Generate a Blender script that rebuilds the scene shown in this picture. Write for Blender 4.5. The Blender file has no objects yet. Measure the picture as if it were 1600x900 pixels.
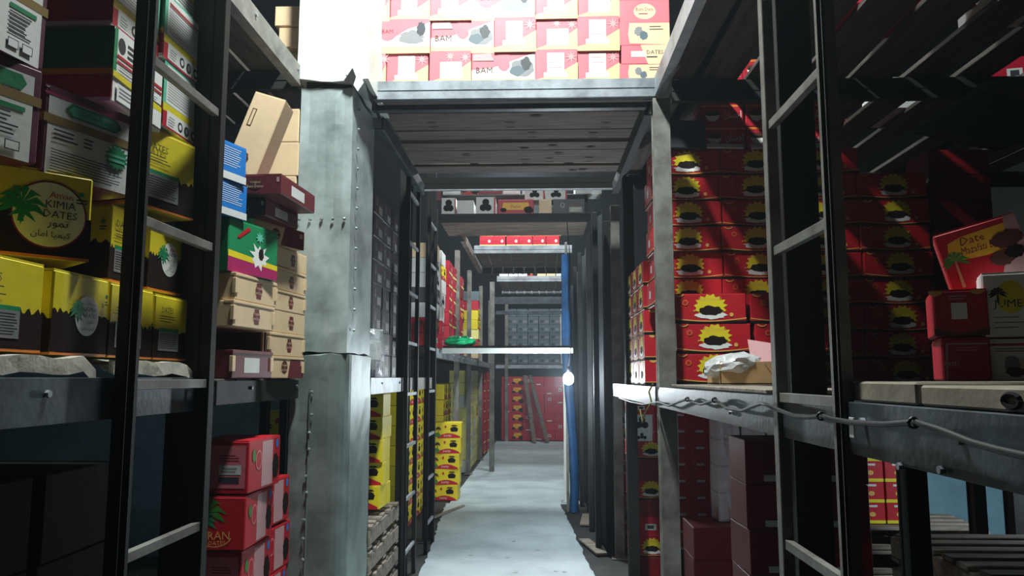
import bpy, bmesh, math, random
from math import sin, cos, pi, radians
from mathutils import Vector, Matrix
random.seed(7)
C = bpy.context.scene.collection
SC = bpy.context.scene

# ------------------------------------------------------------------ camera
FPX = 1200.0
TH = math.atan(140 / FPX)
PS = math.atan(40 * cos(TH) / FPX)
EYE = 1.5
cam = bpy.data.cameras.new('camera')
cam.sensor_width = 36.0
cam.lens = FPX / 1600 * 36.0
cam.clip_start = 0.05
co = bpy.data.objects.new('camera', cam)
C.objects.link(co)
co.location = (0, 0, EYE)
co.rotation_euler = (pi / 2 + TH, 0, PS)
SC.camera = co

# ------------------------------------------------------------------ world
w = bpy.data.worlds.new('world')
SC.world = w
w.use_nodes = True
bg = w.node_tree.nodes['Background']
bg.inputs[0].default_value = (0.62, 0.78, 0.85, 1)
bg.inputs[1].default_value = 0.004  # faint fill, let in by leaving out the wall behind the camera
# thin scattering volume added for a lens-like bloom round the bulb
_vs = w.node_tree.nodes.new('ShaderNodeVolumeScatter')
_vs.inputs['Color'].default_value = (.75, .9, 1, 1)
_vs.inputs['Density'].default_value = .005
_vs.inputs['Anisotropy'].default_value = .65
w.node_tree.links.new(_vs.outputs[0], w.node_tree.nodes['World Output'].inputs['Volume'])

# ------------------------------------------------------------------ lights
def area(name, loc, aim, size, energy, col, sy=None):
    l = bpy.data.lights.new(name, 'AREA')
    l.energy = energy
    l.color = col
    l.size = size
    if sy:
        l.shape = 'RECTANGLE'
        l.size_y = sy
    o = bpy.data.objects.new(name, l)
    C.objects.link(o)
    o.location = loc
    o.rotation_euler = (Vector(aim) - Vector(loc)).to_track_quat('-Z', 'Y').to_euler()
    return o
area('ceiling_lamp_near', (-0.28, 2.75, 5.1), (-0.28, 3.0, 0), 0.22, 255, (0.93, 1.0, 0.98), 0.5)
area('ceiling_lamp_middle', (-0.3, 8.2, 5.2), (-0.3, 8.6, 0), 0.4, 230, (0.95, 1.0, 1.0))
area('ceiling_lamp_far', (-0.3, 11.8, 5.2), (-0.3, 11.9, 0), 0.4, 150, (0.95, 1.0, 1.0))
area('ceiling_lamp_back', (-0.2, 16.0, 5.2), (-0.2, 16.2, 0), 0.4, 110, (0.95, 1.0, 1.0))
area('side_room_lamp', (3.5, 4.1, 1.22), (2.9, 4.9, 0.3), 0.2, 26, (0.75, 0.92, 1.0))
area('side_room_lamp_left', (-3.4, 4.8, 1.2), (-2.6, 6.4, 0.8), 0.2, 1.3, (0.75, 0.92, 1.0))

SC.view_settings.view_transform = 'Standard'
SC.view_settings.look = 'None'
SC.view_settings.gamma = 1.0
SC.view_settings.use_curve_mapping = False
SC.view_settings.exposure = 0.0

# ------------------------------------------------------------------ camera maths: pixel to a point on a chosen plane
_ct, _st, _cp, _sp = cos(TH), sin(TH), cos(PS), sin(PS)
_F = Vector((-_sp * _ct, _cp * _ct, _st))
_R = Vector((_cp, _sp, 0))
_U = Vector((_sp * _st, -_cp * _st, _ct))
def ray(px, py):
    return _F + _R * ((px - 800) / FPX) + _U * ((450 - py) / FPX)
def P(px, py, Y):
    d = ray(px, py)
    t = Y / d.y
    return (d.x * t, Y, EYE + d.z * t)
def PX(px, py, X):
    d = ray(px, py)
    t = X / d.x
    return (X, d.y * t, EYE + d.z * t)

# ------------------------------------------------------------------ materials
def lin(c):
    return tuple(((v / 255) / 12.92 if v <= 10 else (((v / 255) + 0.055) / 1.055) ** 2.4) for v in c)
MATS = {}
def mat(name, rgb, rough=0.55, metal=0.0, vary=0.15, scale=6.0, bump=0.0, bscale=40.0, rgb2=None, stretch=None, spec=0.4):
    """procedural material: colour varied by noise, roughness varied, fine bump"""
    if name in MATS:
        return MATS[name]
    m = bpy.data.materials.new(name)
    m.use_nodes = True
    nt = m.node_tree
    b = nt.nodes['Principled BSDF']
    tc = nt.nodes.new('ShaderNodeTexCoord')
    src = tc.outputs['Object']
    if stretch:
        mp = nt.nodes.new('ShaderNodeMapping')
        mp.inputs['Scale'].default_value = stretch
        nt.links.new(src, mp.inputs[0])
        src = mp.outputs[0]
    no = nt.nodes.new('ShaderNodeTexNoise')
    no.inputs['Scale'].default_value = scale
    no.inputs['Detail'].default_value = 5
    no.inputs['Roughness'].default_value = 0.6
    nt.links.new(src, no.inputs['Vector'])
    a = lin(rgb)
    c2 = lin(rgb2) if rgb2 else tuple(v * (1 - vary * 2) for v in a)
    r = nt.nodes.new('ShaderNodeValToRGB')
    r.color_ramp.elements[0].position = 0.32
    r.color_ramp.elements[1].position = 0.62
    r.color_ramp.elements[0].color = (*c2, 1)
    r.color_ramp.elements[1].color = (*a, 1)
    nt.links.new(no.outputs[0], r.inputs[0])
    nt.links.new(r.outputs[0], b.inputs['Base Color'])
    b.inputs['Roughness'].default_value = rough
    b.inputs['Metallic'].default_value = metal
    b.inputs['Specular IOR Level'].default_value = spec
    if bump:
        n2 = nt.nodes.new('ShaderNodeTexNoise')
        n2.inputs['Scale'].default_value = bscale
        n2.inputs['Detail'].default_value = 4
        nt.links.new(src, n2.inputs['Vector'])
        bp = nt.nodes.new('ShaderNodeBump')
        bp.inputs['Strength'].default_value = bump
        bp.inputs['Distance'].default_value = 0.01
        nt.links.new(n2.outputs[0], bp.inputs['Height'])
        nt.links.new(bp.outputs[0], b.inputs['Normal'])
    MATS[name] = m
    return m
def emis(name, rgb, s):
    m = bpy.data.materials.new(name)
    m.use_nodes = True
    b = m.node_tree.nodes['Principled BSDF']
    b.inputs['Emission Color'].default_value = (*lin(rgb), 1)
    b.inputs['Emission Strength'].default_value = s
    MATS[name] = m
    return m

mat('steel_black', (32, 34, 34), 0.6, 0.1, 0.2, 9, 0.08, 60, rgb2=(24, 24, 25))
mat('steel_grey', (132, 132, 126), 0.55, 0.2, 0.2, 7, 0.08, 50, rgb2=(90, 88, 84))
mat('steel_blue', (72, 84, 92), 0.45, 0.3, 0.2, 6, 0.08, 50, rgb2=(42, 50, 56))
mat('steel_pale', (158, 166, 172), 0.45, 0.3, 0.2, 6, 0.08, 40, rgb2=(110, 116, 122))
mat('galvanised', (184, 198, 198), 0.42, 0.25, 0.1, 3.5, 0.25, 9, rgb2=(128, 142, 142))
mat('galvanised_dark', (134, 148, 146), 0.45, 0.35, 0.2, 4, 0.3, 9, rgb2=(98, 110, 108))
mat('white_sheet', (226, 232, 226), 0.5, 0.1, 0.06, 3, 0.15, 12)
mat('tar', (28, 27, 26), 0.8)
mat('wood_grey', (122, 110, 102), 0.75, 0, 0.25, 5, 0.4, 30, rgb2=(74, 64, 58), stretch=(0.6, 6, 6))
mat('wood_dark', (84, 76, 70), 0.8, 0, 0.25, 5, 0.4, 30, rgb2=(46, 40, 36), stretch=(6, 0.6, 6))
mat('wood_pale', (150, 140, 126), 0.75, 0, 0.2, 6, 0.35, 30, rgb2=(104, 94, 84), stretch=(0.8, 5, 5))
mat('knot', (52, 42, 36), 0.8)
mat('concrete', (48, 50, 50), 0.85, 0, 0.3, 2.5, 0.5, 30, rgb2=(30, 31, 31))
mat('mat_light', (172, 187, 192), 0.5, 0, 0.1, 2.2, 0.15, 12, rgb2=(148, 162, 168))
mat('footprint', (140, 152, 158), 0.6)
mat('wall_blue', (92, 124, 138), 0.7, 0, 0.15, 2, 0.2, 20, rgb2=(66, 94, 106))
mat('wall_dark', (44, 48, 50), 0.8, 0, 0.2, 2)
mat('tarp_blue', (36, 88, 140), 0.45, 0, 0.2, 4, 0.3, 12, rgb2=(22, 56, 96))
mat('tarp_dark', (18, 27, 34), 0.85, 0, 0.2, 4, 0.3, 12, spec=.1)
mat('cloth_white', (244, 242, 232), 0.85, 0, 0.1, 9, 0.35, 30, rgb2=(214, 210, 200))
mat('board_grey', (150, 142, 126), 0.8, 0, 0.15, 5, 0.3, 20, rgb2=(112, 104, 90))
mat('cable', (44, 46, 46), 0.5)
mat('rope_yellow', (120, 116, 50), 0.8)
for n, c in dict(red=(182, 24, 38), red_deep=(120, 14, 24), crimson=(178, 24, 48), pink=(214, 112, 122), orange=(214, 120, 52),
                 yellow=(226, 208, 40), yellow_warm=(232, 176, 44), lemon=(236, 232, 140), green=(24, 134, 84), leaf=(60, 130, 48),
                 teal=(96, 190, 160), magenta=(168, 36, 96), maroon=(104, 40, 46), purple=(96, 40, 66), blue=(24, 116, 196), navy=(28, 40, 110),
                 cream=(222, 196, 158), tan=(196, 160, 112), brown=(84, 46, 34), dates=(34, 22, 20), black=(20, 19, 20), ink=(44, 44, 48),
                 white=(232, 234, 230), paper=(210, 214, 212), grey=(128, 130, 132), slate=(58, 62, 68), gold=(224, 170, 90),
                 smoke=(88, 104, 112), rose=(196, 150, 152)).items():
    mat(n, c, 0.8 if n in ('dates', 'black') else 0.5, 0, 0.06, 5, 0.08, 25, spec=.12 if n in ('dates', 'black') else .4)
mat('tape', (150, 128, 84), 0.25, 0, 0.1, 8)
def plastic(name, rgb, alpha, rough=0.15):
    m = mat(name, rgb, rough, 0, 0.1, 14, 0.9, 16)
    m.node_tree.nodes['Principled BSDF'].inputs['Alpha'].default_value = alpha
    return m
plastic('cling_film', (210, 220, 226), 0.35)
plastic('plastic_bag', (214, 220, 222), 0.75)
plastic('green_bag', (30, 190, 120), 1.0)

# ------------------------------------------------------------------ mesh builder
class MB:
    def __init__(s):
        s.v, s.f, s.m, s.names = [], [], [], []
    def mi(s, name):
        if name not in s.names:
            s.names.append(name)
        return s.names.index(name)
    def poly(s, pts, m):
        i = len(s.v)
        s.v += [tuple(p) for p in pts]
        s.f.append(tuple(range(i, i + len(pts))))
        s.m.append(s.mi(m))
    def box(s, x0, y0, z0, x1, y1, z1, m, c=0.0, M=None):
        """box with chamfered edges c"""
        if x1 < x0: x0, x1 = x1, x0
        if y1 < y0: y0, y1 = y1, y0
        if z1 < z0: z0, z1 = z1, z0
        c = min(c, (x1 - x0) * .3, (y1 - y0) * .3, (z1 - z0) * .3)
        mi = s.mi(m)
        i = len(s.v)
        if c <= 0:
            vs = [(x, y, z) for z in (z0, z1) for y in (y0, y1) for x in (x0, x1)]
            fs = [(0, 2, 3, 1), (4, 5, 7, 6), (0, 1, 5, 4), (2, 6, 7, 3), (0, 4, 6, 2), (1, 3, 7, 5)]
        else:
            vs, idx = [], {}
            X, Y, Z = (x0, x1), (y0, y1), (z0, z1)
            sg = (1, -1)
            for a in (0, 1):
                for b in (0, 1):
                    for d in (0, 1):
                        for k in range(3):
                            p = [X[a] + sg[a] * c, Y[b] + sg[b] * c, Z[d] + sg[d] * c]
                            p[k] = (X[a], Y[b], Z[d])[k]
                            idx[(a, b, d, k)] = len(vs)
                            vs.append(tuple(p))
            g = lambda a, b, d, k: idx[(a, b, d, k)]
            fs = []
            fs += [(g(0, 0, 0, 0), g(0, 0, 1, 0), g(0, 1, 1, 0), g(0, 1, 0, 0)), (g(1, 0, 0, 0), g(1, 1, 0, 0), g(1, 1, 1, 0), g(1, 0, 1, 0))]
            fs += [(g(0, 0, 0, 1), g(1, 0, 0, 1), g(1, 0, 1, 1), g(0, 0, 1, 1)), (g(0, 1, 0, 1), g(0, 1, 1, 1), g(1, 1, 1, 1), g(1, 1, 0, 1))]
            fs += [(g(0, 0, 0, 2), g(0, 1, 0, 2), g(1, 1, 0, 2), g(1, 0, 0, 2)), (g(0, 0, 1, 2), g(1, 0, 1, 2), g(1, 1, 1, 2), g(0, 1, 1, 2))]
            for a in (0, 1):
                for b in (0, 1):
                    fs.append((g(a, b, 0, 0), g(a, b, 0, 1), g(a, b, 1, 1), g(a, b, 1, 0)))
                    fs.append((g(a, 0, b, 0), g(a, 0, b, 2), g(a, 1, b, 2), g(a, 1, b, 0)))
                    fs.append((g(0, a, b, 1), g(0, a, b, 2), g(1, a, b, 2), g(1, a, b, 1)))
                    for d in (0, 1):
                        fs.append((g(a, b, d, 0), g(a, b, d, 1), g(a, b, d, 2)))
        if M is not None:
            vs = [tuple(M @ Vector(p)) for p in vs]
        s.v += vs
        for f in fs:
            s.f.append(tuple(i + k for k in f))
            s.m.append(mi)
        return s
    def tube(s, pts, r, m, n=8, rs=None):
        mi = s.mi(m)
        pts = [Vector(p) for p in pts]
        rings = []
        up = Vector((0.13, 0.31, 0.94)).normalized()
        for k, p in enumerate(pts):
            d = (pts[min(k + 1, len(pts) - 1)] - pts[max(k - 1, 0)]).normalized()
            a = d.cross(up)
            if a.length < 1e-3:
                a = d.cross(Vector((1, 0, 0)))
            a.normalize()
            b = d.cross(a)
            rr = rs[k] if rs else r
            i = len(s.v)
            for q in range(n):
                t = 2 * pi * q / n
                s.v.append(tuple(p + a * cos(t) * rr + b * sin(t) * rr))
            rings.append(i)
        for k in range(len(rings) - 1):
            A, B = rings[k], rings[k + 1]
            for q in range(n):
                s.f.append((A + q, A + (q + 1) % n, B + (q + 1) % n, B + q))
                s.m.append(mi)
        s.f.append(tuple(rings[0] + q for q in range(n))[::-1]); s.m.append(mi)
        s.f.append(tuple(rings[-1] + q for q in range(n))); s.m.append(mi)
        return s
    def mesh(s, name, recalc=True):
        me = bpy.data.meshes.new(name)
        me.from_pydata(s.v, [], s.f)
        for n in s.names:
            me.materials.append(MATS[n])
        me.polygons.foreach_set('material_index', s.m)
        me.update()
        if recalc:
            bm = bmesh.new(); bm.from_mesh(me)
            bmesh.ops.recalc_face_normals(bm, faces=bm.faces)
            bm.to_mesh(me); bm.free()
        return me
    def build(s, name, parent=None, recalc=True, smooth=False):
        me = s.mesh(name, recalc)
        if smooth:
            for p in me.polygons:
                p.use_smooth = True
        return link(name, me, parent)
def link(name, me, parent=None, loc=None, rot=None):
    o = bpy.data.objects.new(name, me)
    C.objects.link(o)
    if parent: o.parent = parent
    if loc is not None: o.location = loc
    if rot is not None: o.rotation_euler = rot
    return o
def tag(o, label=None, cat=None, group=None, kind=None):
    if label: o['label'] = label
    if cat: o['category'] = cat
    if group: o['group'] = group
    if kind: o['kind'] = kind
    return o
def thing(name, label, cat, loc=(0, 0, 0), group=None):
    o = bpy.data.objects.new(name, None)
    o.empty_display_size = 0.1
    C.objects.link(o)
    o.location = loc
    return tag(o, label, cat, group)
def rel(mb, root):
    """shift a world-space builder into its root's space"""
    L = root.location
    mb.v = [(a - L.x, b - L.y, c - L.z) for a, b, c in mb.v]
    return mb
def part(root, name, m, *box, c=0.004, label=None):
    mb = MB(); mb.box(*box, m, c=c)
    o = rel(mb, root).build(name, root)
    if label: o['label'] = label
    return o

# ------------------------------------------------------------------ lettering
FORMS = {'ا': (0x8D, 0x8E, 0, 0), 'ت': (0x95, 0x96, 0x97, 0x98), 'ح': (0xA1, 0xA2, 0xA3, 0xA4), 'د': (0xA9, 0xAA, 0, 0),
         'ر': (0xAD, 0xAE, 0, 0), 'س': (0xB1, 0xB2, 0xB3, 0xB4), 'ك': (0xD9, 0xDA, 0xDB, 0xDC), 'ل': (0xDD, 0xDE, 0xDF, 0xE0),
         'م': (0xE1, 0xE2, 0xE3, 0xE4), 'ن': (0xE5, 0xE6, 0xE7, 0xE8), 'و': (0xED, 0xEE, 0, 0), 'ي': (0xF1, 0xF2, 0xF3, 0xF4),
         'خ': (0xA5, 0xA6, 0xA7, 0xA8), 'ض': (0xBD, 0xBE, 0xBF, 0xC0), 'ف': (0xD1, 0xD2, 0xD3, 0xD4), 'ب': (0x8F, 0x90, 0x91, 0x92)}
def shape_arabic(t):
    out = ''
    for i, ch in enumerate(t):
        if ch not in FORMS:
            out += ch; continue
        f = FORMS[ch]
        pj = i > 0 and t[i - 1] in FORMS and FORMS[t[i - 1]][2]
        nj = i < len(t) - 1 and t[i + 1] in FORMS and f[2]
        k = 3 if (pj and nj) else 2 if nj else 1 if pj else 0
        out += chr(0xFE00 + f[k])
    return out[::-1]
_T = {}
def text_polys(s):
    if s not in _T:
        body = shape_arabic(s) if any(c in FORMS for c in s) else s
        cu = bpy.data.curves.new('t', 'FONT')
        cu.body = body; cu.size = 1; cu.resolution_u = 1
        o = bpy.data.objects.new('t', cu)
        C.objects.link(o)
        me = bpy.data.meshes.new_from_object(o.evaluated_get(bpy.context.evaluated_depsgraph_get()))
        vs = [(v.co.x, v.co.y) for v in me.vertices]
        fs = [tuple(p.vertices) for p in me.polygons]
        x0 = min(v[0] for v in vs); x1 = max(v[0] for v in vs); y0 = min(v[1] for v in vs); y1 = max(v[1] for v in vs)
        h = y1 - y0
        vs = [((a - (x0 + x1) / 2) / h, (b - (y0 + y1) / 2) / h) for a, b in vs]
        _T[s] = (vs, fs, (x1 - x0) / h)
        bpy.data.objects.remove(o); bpy.data.curves.remove(cu); bpy.data.meshes.remove(me)
    return _T[s]

# ------------------------------------------------------------------ printed artwork on a carton face (flat print)
class Face:
    def __init__(s, mb, side, w, d, h, rnd):
        s.mb, s.side, s.bw, s.bd, s.h, s.rnd = mb, side, w, d, h, rnd
        s.w = w if side == 'F' else d
        s.k = 0
    def T(s, a, b):
        off = 0.0006 + 0.00025 * s.k
        if s.side == 'F': return (-s.bw / 2 + a, -s.bd / 2 - off, b)
        if s.side == 'R': return (s.bw / 2 + off, -s.bd / 2 + a, b)
        return (-s.bw / 2 - off, s.bd / 2 - a, b)
    def raw(s, pts, m):
        s.mb.poly([s.T(a, b) for a, b in pts], m)
    def pg(s, pts, m):            # points as fractions of the face
        s.k += 1
        s.raw([(u * s.w, v * s.h) for u, v in pts], m)
    def rect(s, u0, v0, u1, v1, m):
        s.pg([(u0, v0), (u1, v0), (u1, v1), (u0, v1)], m)
    def ell(s, u, v, ru, rv, m, n=20, a0=0, a1=360, rot=0):   # radii as fractions of face height
        s.k += 1
        pts = []
        full = a1 - a0 >= 360
        for i in range(n + (0 if full else 1)):
            t = radians(a0 + (a1 - a0) * i / n)
            x, y = cos(t) * ru * s.h, sin(t) * rv * s.h
            pts.append((u * s.w + x * cos(rot) - y * sin(rot), v * s.h + x * sin(rot) + y * cos(rot)))
        s.raw(pts, m)
    def star(s, u, v, r0, r1, m, n=14, sx=1.0, jag=0.0):
        s.k += 1
        pts = []
        for i in range(2 * n):
            t = pi * i / n + .1
            r = (r1 if i % 2 else r0) * (1 + s.rnd.uniform(-jag, jag))
            pts.append((u * s.w + cos(t) * r * sx * s.h, v * s.h + sin(t) * r * s.h))
        s.raw(pts, m)
    def blob(s, u, v, ru, rv, m, n=26, bump=0.12):
        s.k += 1
        pts = []
        for i in range(n):
            t = 2 * pi * i / n
            r = 1 + bump * (s.rnd.random() - .5) * 2 + (bump * .6 if i % 3 == 0 else 0)
            pts.append((u * s.w + cos(t) * r * ru * s.h, v * s.h + sin(t) * r * rv * s.h))
        s.raw(pts, m)
    def pile(s, v0, v1, m, n=11, amp=0.05, vb=0.0):   # bumpy-topped band of dates
        s.k += 1
        pts = [(0, v0 - vb), (1, v0 - vb)]
        top = []
        for i in range(n):
            for q in range(4):
                t = (i + q / 4) / n
                top.append((t, v1 + amp * sin(pi * (q + .5) / 4) + s.rnd.uniform(-amp, amp) * .5))
        s.raw([(u * s.w, v * s.h) for u, v in pts + [(1, v1)] + top[::-1] + [(0, v1)]], m)
    def text(s, u, v, hh, t, m, maxw=None, slant=0.0):
        vs, fs, asp = text_polys(t)
        s.k += 1
        H = hh * s.h
        sx = 1.0
        if maxw and asp * H > maxw * s.w: sx = maxw * s.w / (asp * H)
        i = len(s.mb.v); mi = s.mb.mi(m)
        s.mb.v += [s.T(u * s.w + (x + slant * y) * H * sx, v * s.h + y * H) for x, y in vs]
        for f in fs:
            s.mb.f.append(tuple(i + q for q in f)); s.mb.m.append(mi)
    def lines(s, u0, v0, u1, v1, n, m, fill=0.5, ragged=0.3):
        s.k += 1
        st = (v1 - v0) / n
        for i in range(n):
            a = v0 + st * (i + .5 - fill / 2)
            e = u1 - (u1 - u0) * ragged * s.rnd.random()
            s.raw([(u0 * s.w, a * s.h), (e * s.w, a * s.h), (e * s.w, (a + st * fill) * s.h), (u0 * s.w, (a + st * fill) * s.h)], m)
    def palm(s, u, v, r, m, trunk='brown', th=0.0):
        s.k += 1
        if th:
            s.raw([(u * s.w - .05 * r * s.h, v * s.h), (u * s.w - .12 * r * s.h, (v - th) * s.h), (u * s.w + .12 * r * s.h, (v - th) * s.h), (u * s.w + .06 * r * s.h, v * s.h)], trunk)
            s.k += 1
        for a in (-20, 10, 45, 80, 115, 150, 180, 205):
            t = radians(a)
            ex, ey = cos(t) * r, sin(t) * r * .75 - .25 * r * abs(cos(t))
            nx, ny = -sin(t) * .14 * r, cos(t) * .14 * r
            mx, my = cos(t) * r * .55, sin(t) * r * .6 + .05 * r
            s.raw([(u * s.w, v * s.h), (u * s.w + (mx + nx) * s.h, (v + my + ny) * s.h), (u * s.w + ex * s.h, (v + ey) * s.h), (u * s.w + (mx - nx) * s.h, (v + my - ny) * s.h)], m)

# ---- the kinds of carton: base colour, front art, side art
def a_kimia(f, cu=.6, R=.25):
    f.rect(0, 0, 1, .5, 'dates'); f.pile(.05, .48, 'dates', 11, .06, .0)
    f.rect(0, 0, 1, .035, 'orange'); f.pile(.035, .08, 'dates', 15, -.035, .0)
    k = f.h / f.w
    if R > .3: f.ell(cu, .5, R + .02, R + .02, 'red_deep', 36)
    f.ell(cu, .5, R, R, 'white', 36)
    q = R / .35
    f.palm(cu - .27 * q * k, .5 + .09 * q, .26 * q, 'green', 'green', .2 * q)
    f.star(cu - .25 * q * k, .5 + .02 * q, .17 * q, .06 * q, 'green', 7)
    for dx, dz, hh, t, m in ((.1, .22, .07, 'Aman', 'red'), (.1, .12, .08, 'KIMIA', 'ink'), (.1, .01, .08, 'DATES', 'ink'), (.08, -.1, .1, 'تمور', 'ink'), (.02, -.22, .09, 'كيميا امان', 'ink')):
        f.text(cu + dx * q * k, .5 + dz * q, hh * q, t, m, .55)
    f.ell(.93, .78, .03, .03, 'green', 10); f.lines(.9, .66, .97, .73, 2, 'ink')
def a_kimia_back(f):
    f.rect(0, 0, 1, .42, 'dates'); f.pile(.05, .42, 'dates', 9, .06)
    f.rect(0, 0, 1, .03, 'orange'); f.pile(.03, .07, 'dates', 13, -.03)
    f.rect(.12, .44, .72, .49, 'green'); f.rect(.12, .14, .72, .44, 'grey')
    f.lines(.15, .17, .7, .42, 8, 'ink', .3, .1)
    f.text(.35, .78, .09, 'DATES', 'ink', .5); f.lines(.12, .58, .6, .7, 3, 'ink', .3)
def a_purple(f):
    f.rect(.04, .0, .96, 1, 'white'); f.rect(.04, .9, .96, 1, 'purple')
    f.rect(0, .9, 1, .93, 'magenta')
    f.rect(0, .58, 1, .68, 'tape')
    f.pg([(.2, .8), (.26, .88), (.74, .88), (.8, .8), (.74, .72), (.26, .72)], 'green')
    f.pg([(.24, .8), (.28, .86), (.72, .86), (.76, .8), (.72, .74), (.28, .74)], 'teal')
    f.text(.5, .8, .09, 'خرما مضافتي', 'green', .42)
    f.lines(.1, .4, .34, .54, 3, 'ink', .4); f.lines(.4, .4, .52, .54, 3, 'ink', .4)
    f.star(.76, .42, .17, .12, 'green', 16, 1.1); f.rect(.66, .42, .86, .45, 'teal'); f.rect(.67, .36, .85, .39, 'teal')
    f.lines(.08, .04, .9, .3, 8, 'ink', .35); 
def a_purple2(f):
    f.rect(.04, .0, .92, .9, 'white')
    f.rect(0, .6, 1, .7, 'tape'); f.pg([(.3, .8), (.36, .88), (.8, .88), (.85, .8), (.8, .72), (.36, .72)], 'green')
    f.rect(.5, .5, .85, .55, 'green'); f.lines(.5, .22, .85, .48, 6, 'ink', .4, .5); f.lines(.08, .22, .4, .5, 4, 'ink', .3)
    f.rect(.5, .08, .64, .18, 'ink'); f.rect(.51, .09, .63, .17, 'white'); f.rect(.68, .08, .82, .18, 'ink'); f.rect(.69, .09, .81, .17, 'white')
def a_purple_side(f):
    f.rect(.05, .05, .95, .95, 'purple'); f.blob(.5, .4, .2, .2, 'smoke')
    f.rect(0, .58, 1, .68, 'tape')
def a_gwr(f):     # white table face, green head
    f.rect(0, .36, 1, 1, 'teal'); f.rect(.07, .38, .97, .97, 'white'); f.lines(.1, .42, .94, .84, 10, 'grey', .25, .1)
    f.rect(.1, .87, .9, .89, 'red'); f.rect(.1, .84, .8, .855, 'red')
    f.pg([(0, .24), (1, .3), (1, .38), (0, .36)], 'yellow'); f.rect(0, 0, 1, .24, 'crimson'); f.rect(.1, .03, .95, .27, 'white')
    for i, u in enumerate((.45, .62, .8)):
        f.ell(u, .14, .08, .08, 'ink', 12); f.ell(u, .14, .045, .045, 'white' if i % 2 == 0 else 'grey', 8)
    f.lines(.14, .08, .3, .2, 3, 'grey', .4)
def a_gwr2(f):
    f.rect(0, .4, .06, 1, 'green'); f.rect(.06, .4, 1, 1, 'white'); f.ell(.14, .8, .09, .11, 'ink', 14); f.lines(.25, .68, .6, .9, 3, 'ink', .5)
    f.text(.62, .78, .12, 'DATES', 'ink', .3)
    f.rect(.06, .62, 1, .66, 'red'); f.rect(.06, .55, 1, .58, 'red'); f.lines(.1, .43, .95, .52, 2, 'grey', .3)
    f.pg([(0, .34), (1, .28), (1, .36), (0, .42)], 'yellow'); f.rect(.08, .05, 1, .28, 'white'); f.lines(.12, .1, .8, .25, 3, 'grey', .4)
def a_gwr_side(f):
    f.rect(0, .42, 1, 1, 'green'); f.blob(.3, .6, .2, .14, 'smoke'); f.pg([(0, .36), (1, .36), (1, .44), (0, .44)], 'yellow_warm'); f.rect(0, .05, 1, .36, 'crimson'); f.rect(0, 0, 1, .05, 'white')
def a_original(f):
    k = f.h / f.w
    f.ell(.55, .5, .3, .26, 'maroon', 20); f.rect(.55 - .2 * k, .2, .55 + .2 * k, .8, 'maroon')
    f.text(.55, .6, .14, 'Original', 'cream', .4); f.text(.55, .42, .12, 'Bam Dates', 'cream', .4)
    f.rect(.02, .35, .06, .75, 'brown'); 
def a_original_half(f):
    f.pg([(.52, 0), (1, 0), (1, 1), (.6, 1)], 'maroon')
    k = f.h / f.w
    f.ell(.42, .52, .34, .3, 'brown', 18); f.text(.42, .6, .16, 'Original', 'cream', .45); f.text(.42, .4, .14, 'Bam Dates', 'cream', .45)
    f.rect(.9, .6, .96, .85, 'rose')
def a_white_tag(f):
    f.rect(.28, .2, .66, .75, 'paper')
def a_tallcream(f):
    f.rect(.14, .66, .28, .84, 'brown'); f.rect(.17, .67, .25, .83, 'cream'); f.blob(.38, .35, .07, .06, 'brown', 16)
    f.text(.38, .365, .025, 'Original', 'cream', .36); f.text(.38, .33, .025, 'Bam Dates', 'cream', .36)
    f.pg([(0, 0), (1, 0), (1, .12), (.5, .3), (.05, .24)], 'rose')
def a_blue(f):
    f.lines(.12, .35, .85, .9, 9, 'white', .25, .2); f.rect(0, 0, 1, .2, 'paper')
def a_greenmag(f):
    f.rect(0, 0, 1, .28, 'magenta'); f.pg([(0, .28), (1, .2), (1, .3), (0, .4)], 'yellow'); f.star(.6, .4, .26, .17, 'white', 9, 1.2, .2)
    f.blob(.64, .45, .09, .12, 'dates'); f.pg([(.15, .68), (.2, .66), (.42, .88), (.36, .92)], 'red'); f.star(.6, .78, .12, .06, 'teal', 8, 1.3)
def a_iran(f):
    f.palm(.35, .72, .42, 'leaf'); f.palm(.3, .55, .3, 'green'); f.text(.55, .28, .15, 'IRAN', 'gold', .6); f.text(.55, .14, .08, 'DATES', 'gold', .4)
    f.k += 1
    for a in range(200, 340, 14):
        t0, t1 = radians(a), radians(a + 14)
        f.raw([(.5 * f.w + cos(t) * r * .36 * f.h, .32 * f.h + sin(t) * r * .26 * f.h) for t, r in ((t0, 1), (t1, 1), (t1, .94), (t0, .94))], 'gold')
def a_iran_table(f):
    f.rect(.34, .1, .95, .92, 'pink'); f.lines(.5, .6, .85, .75, 3, 'red_deep', .35)
    f.rect(.5, .36, .88, .54, 'paper'); f.lines(.5, .2, .85, .32, 1, 'slate', .9, .0); f.lines(.54, .39, .84, .51, 2, 'grey', .3)
def a_iran_side(f):
    f.rect(.4, .05, .75, .95, 'rose'); f.blob(.85, .4, .18, .25, 'dates'); f.ell(.3, .6, .16, .2, 'pink', 16); f.ell(.3, .6, .12, .16, 'red', 16)
    f.ell(.88, .86, .07, .1, 'blue', 12); f.blob(.15, .7, .08, .12, 'leaf')
def a_bam_long(f):  # prints washed pale, dates greyed: overexposure put into the colours
    f.pg([(0, .45), (.35, .52), (1, .95), (1, .18), (0, .12)], 'white'); f.rect(0, 0, 1, .2, 'lemon')
    f.rect(.42, .5, .6, 1, 'pink'); f.ell(.51, .55, .14, .14, 'pink', 14)
    f.blob(.8, .5, .3, .26, 'grey', 22); f.blob(.72, .42, .2, .14, 'smoke', 16); f.blob(.86, .62, .14, .2, 'slate', 14)
    f.text(.2, .45, .17, 'BAM', 'brown', .26); f.pg([(.02, .72), (.35, .72), (.3, .95), (.02, .9)], 'rose')
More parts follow.
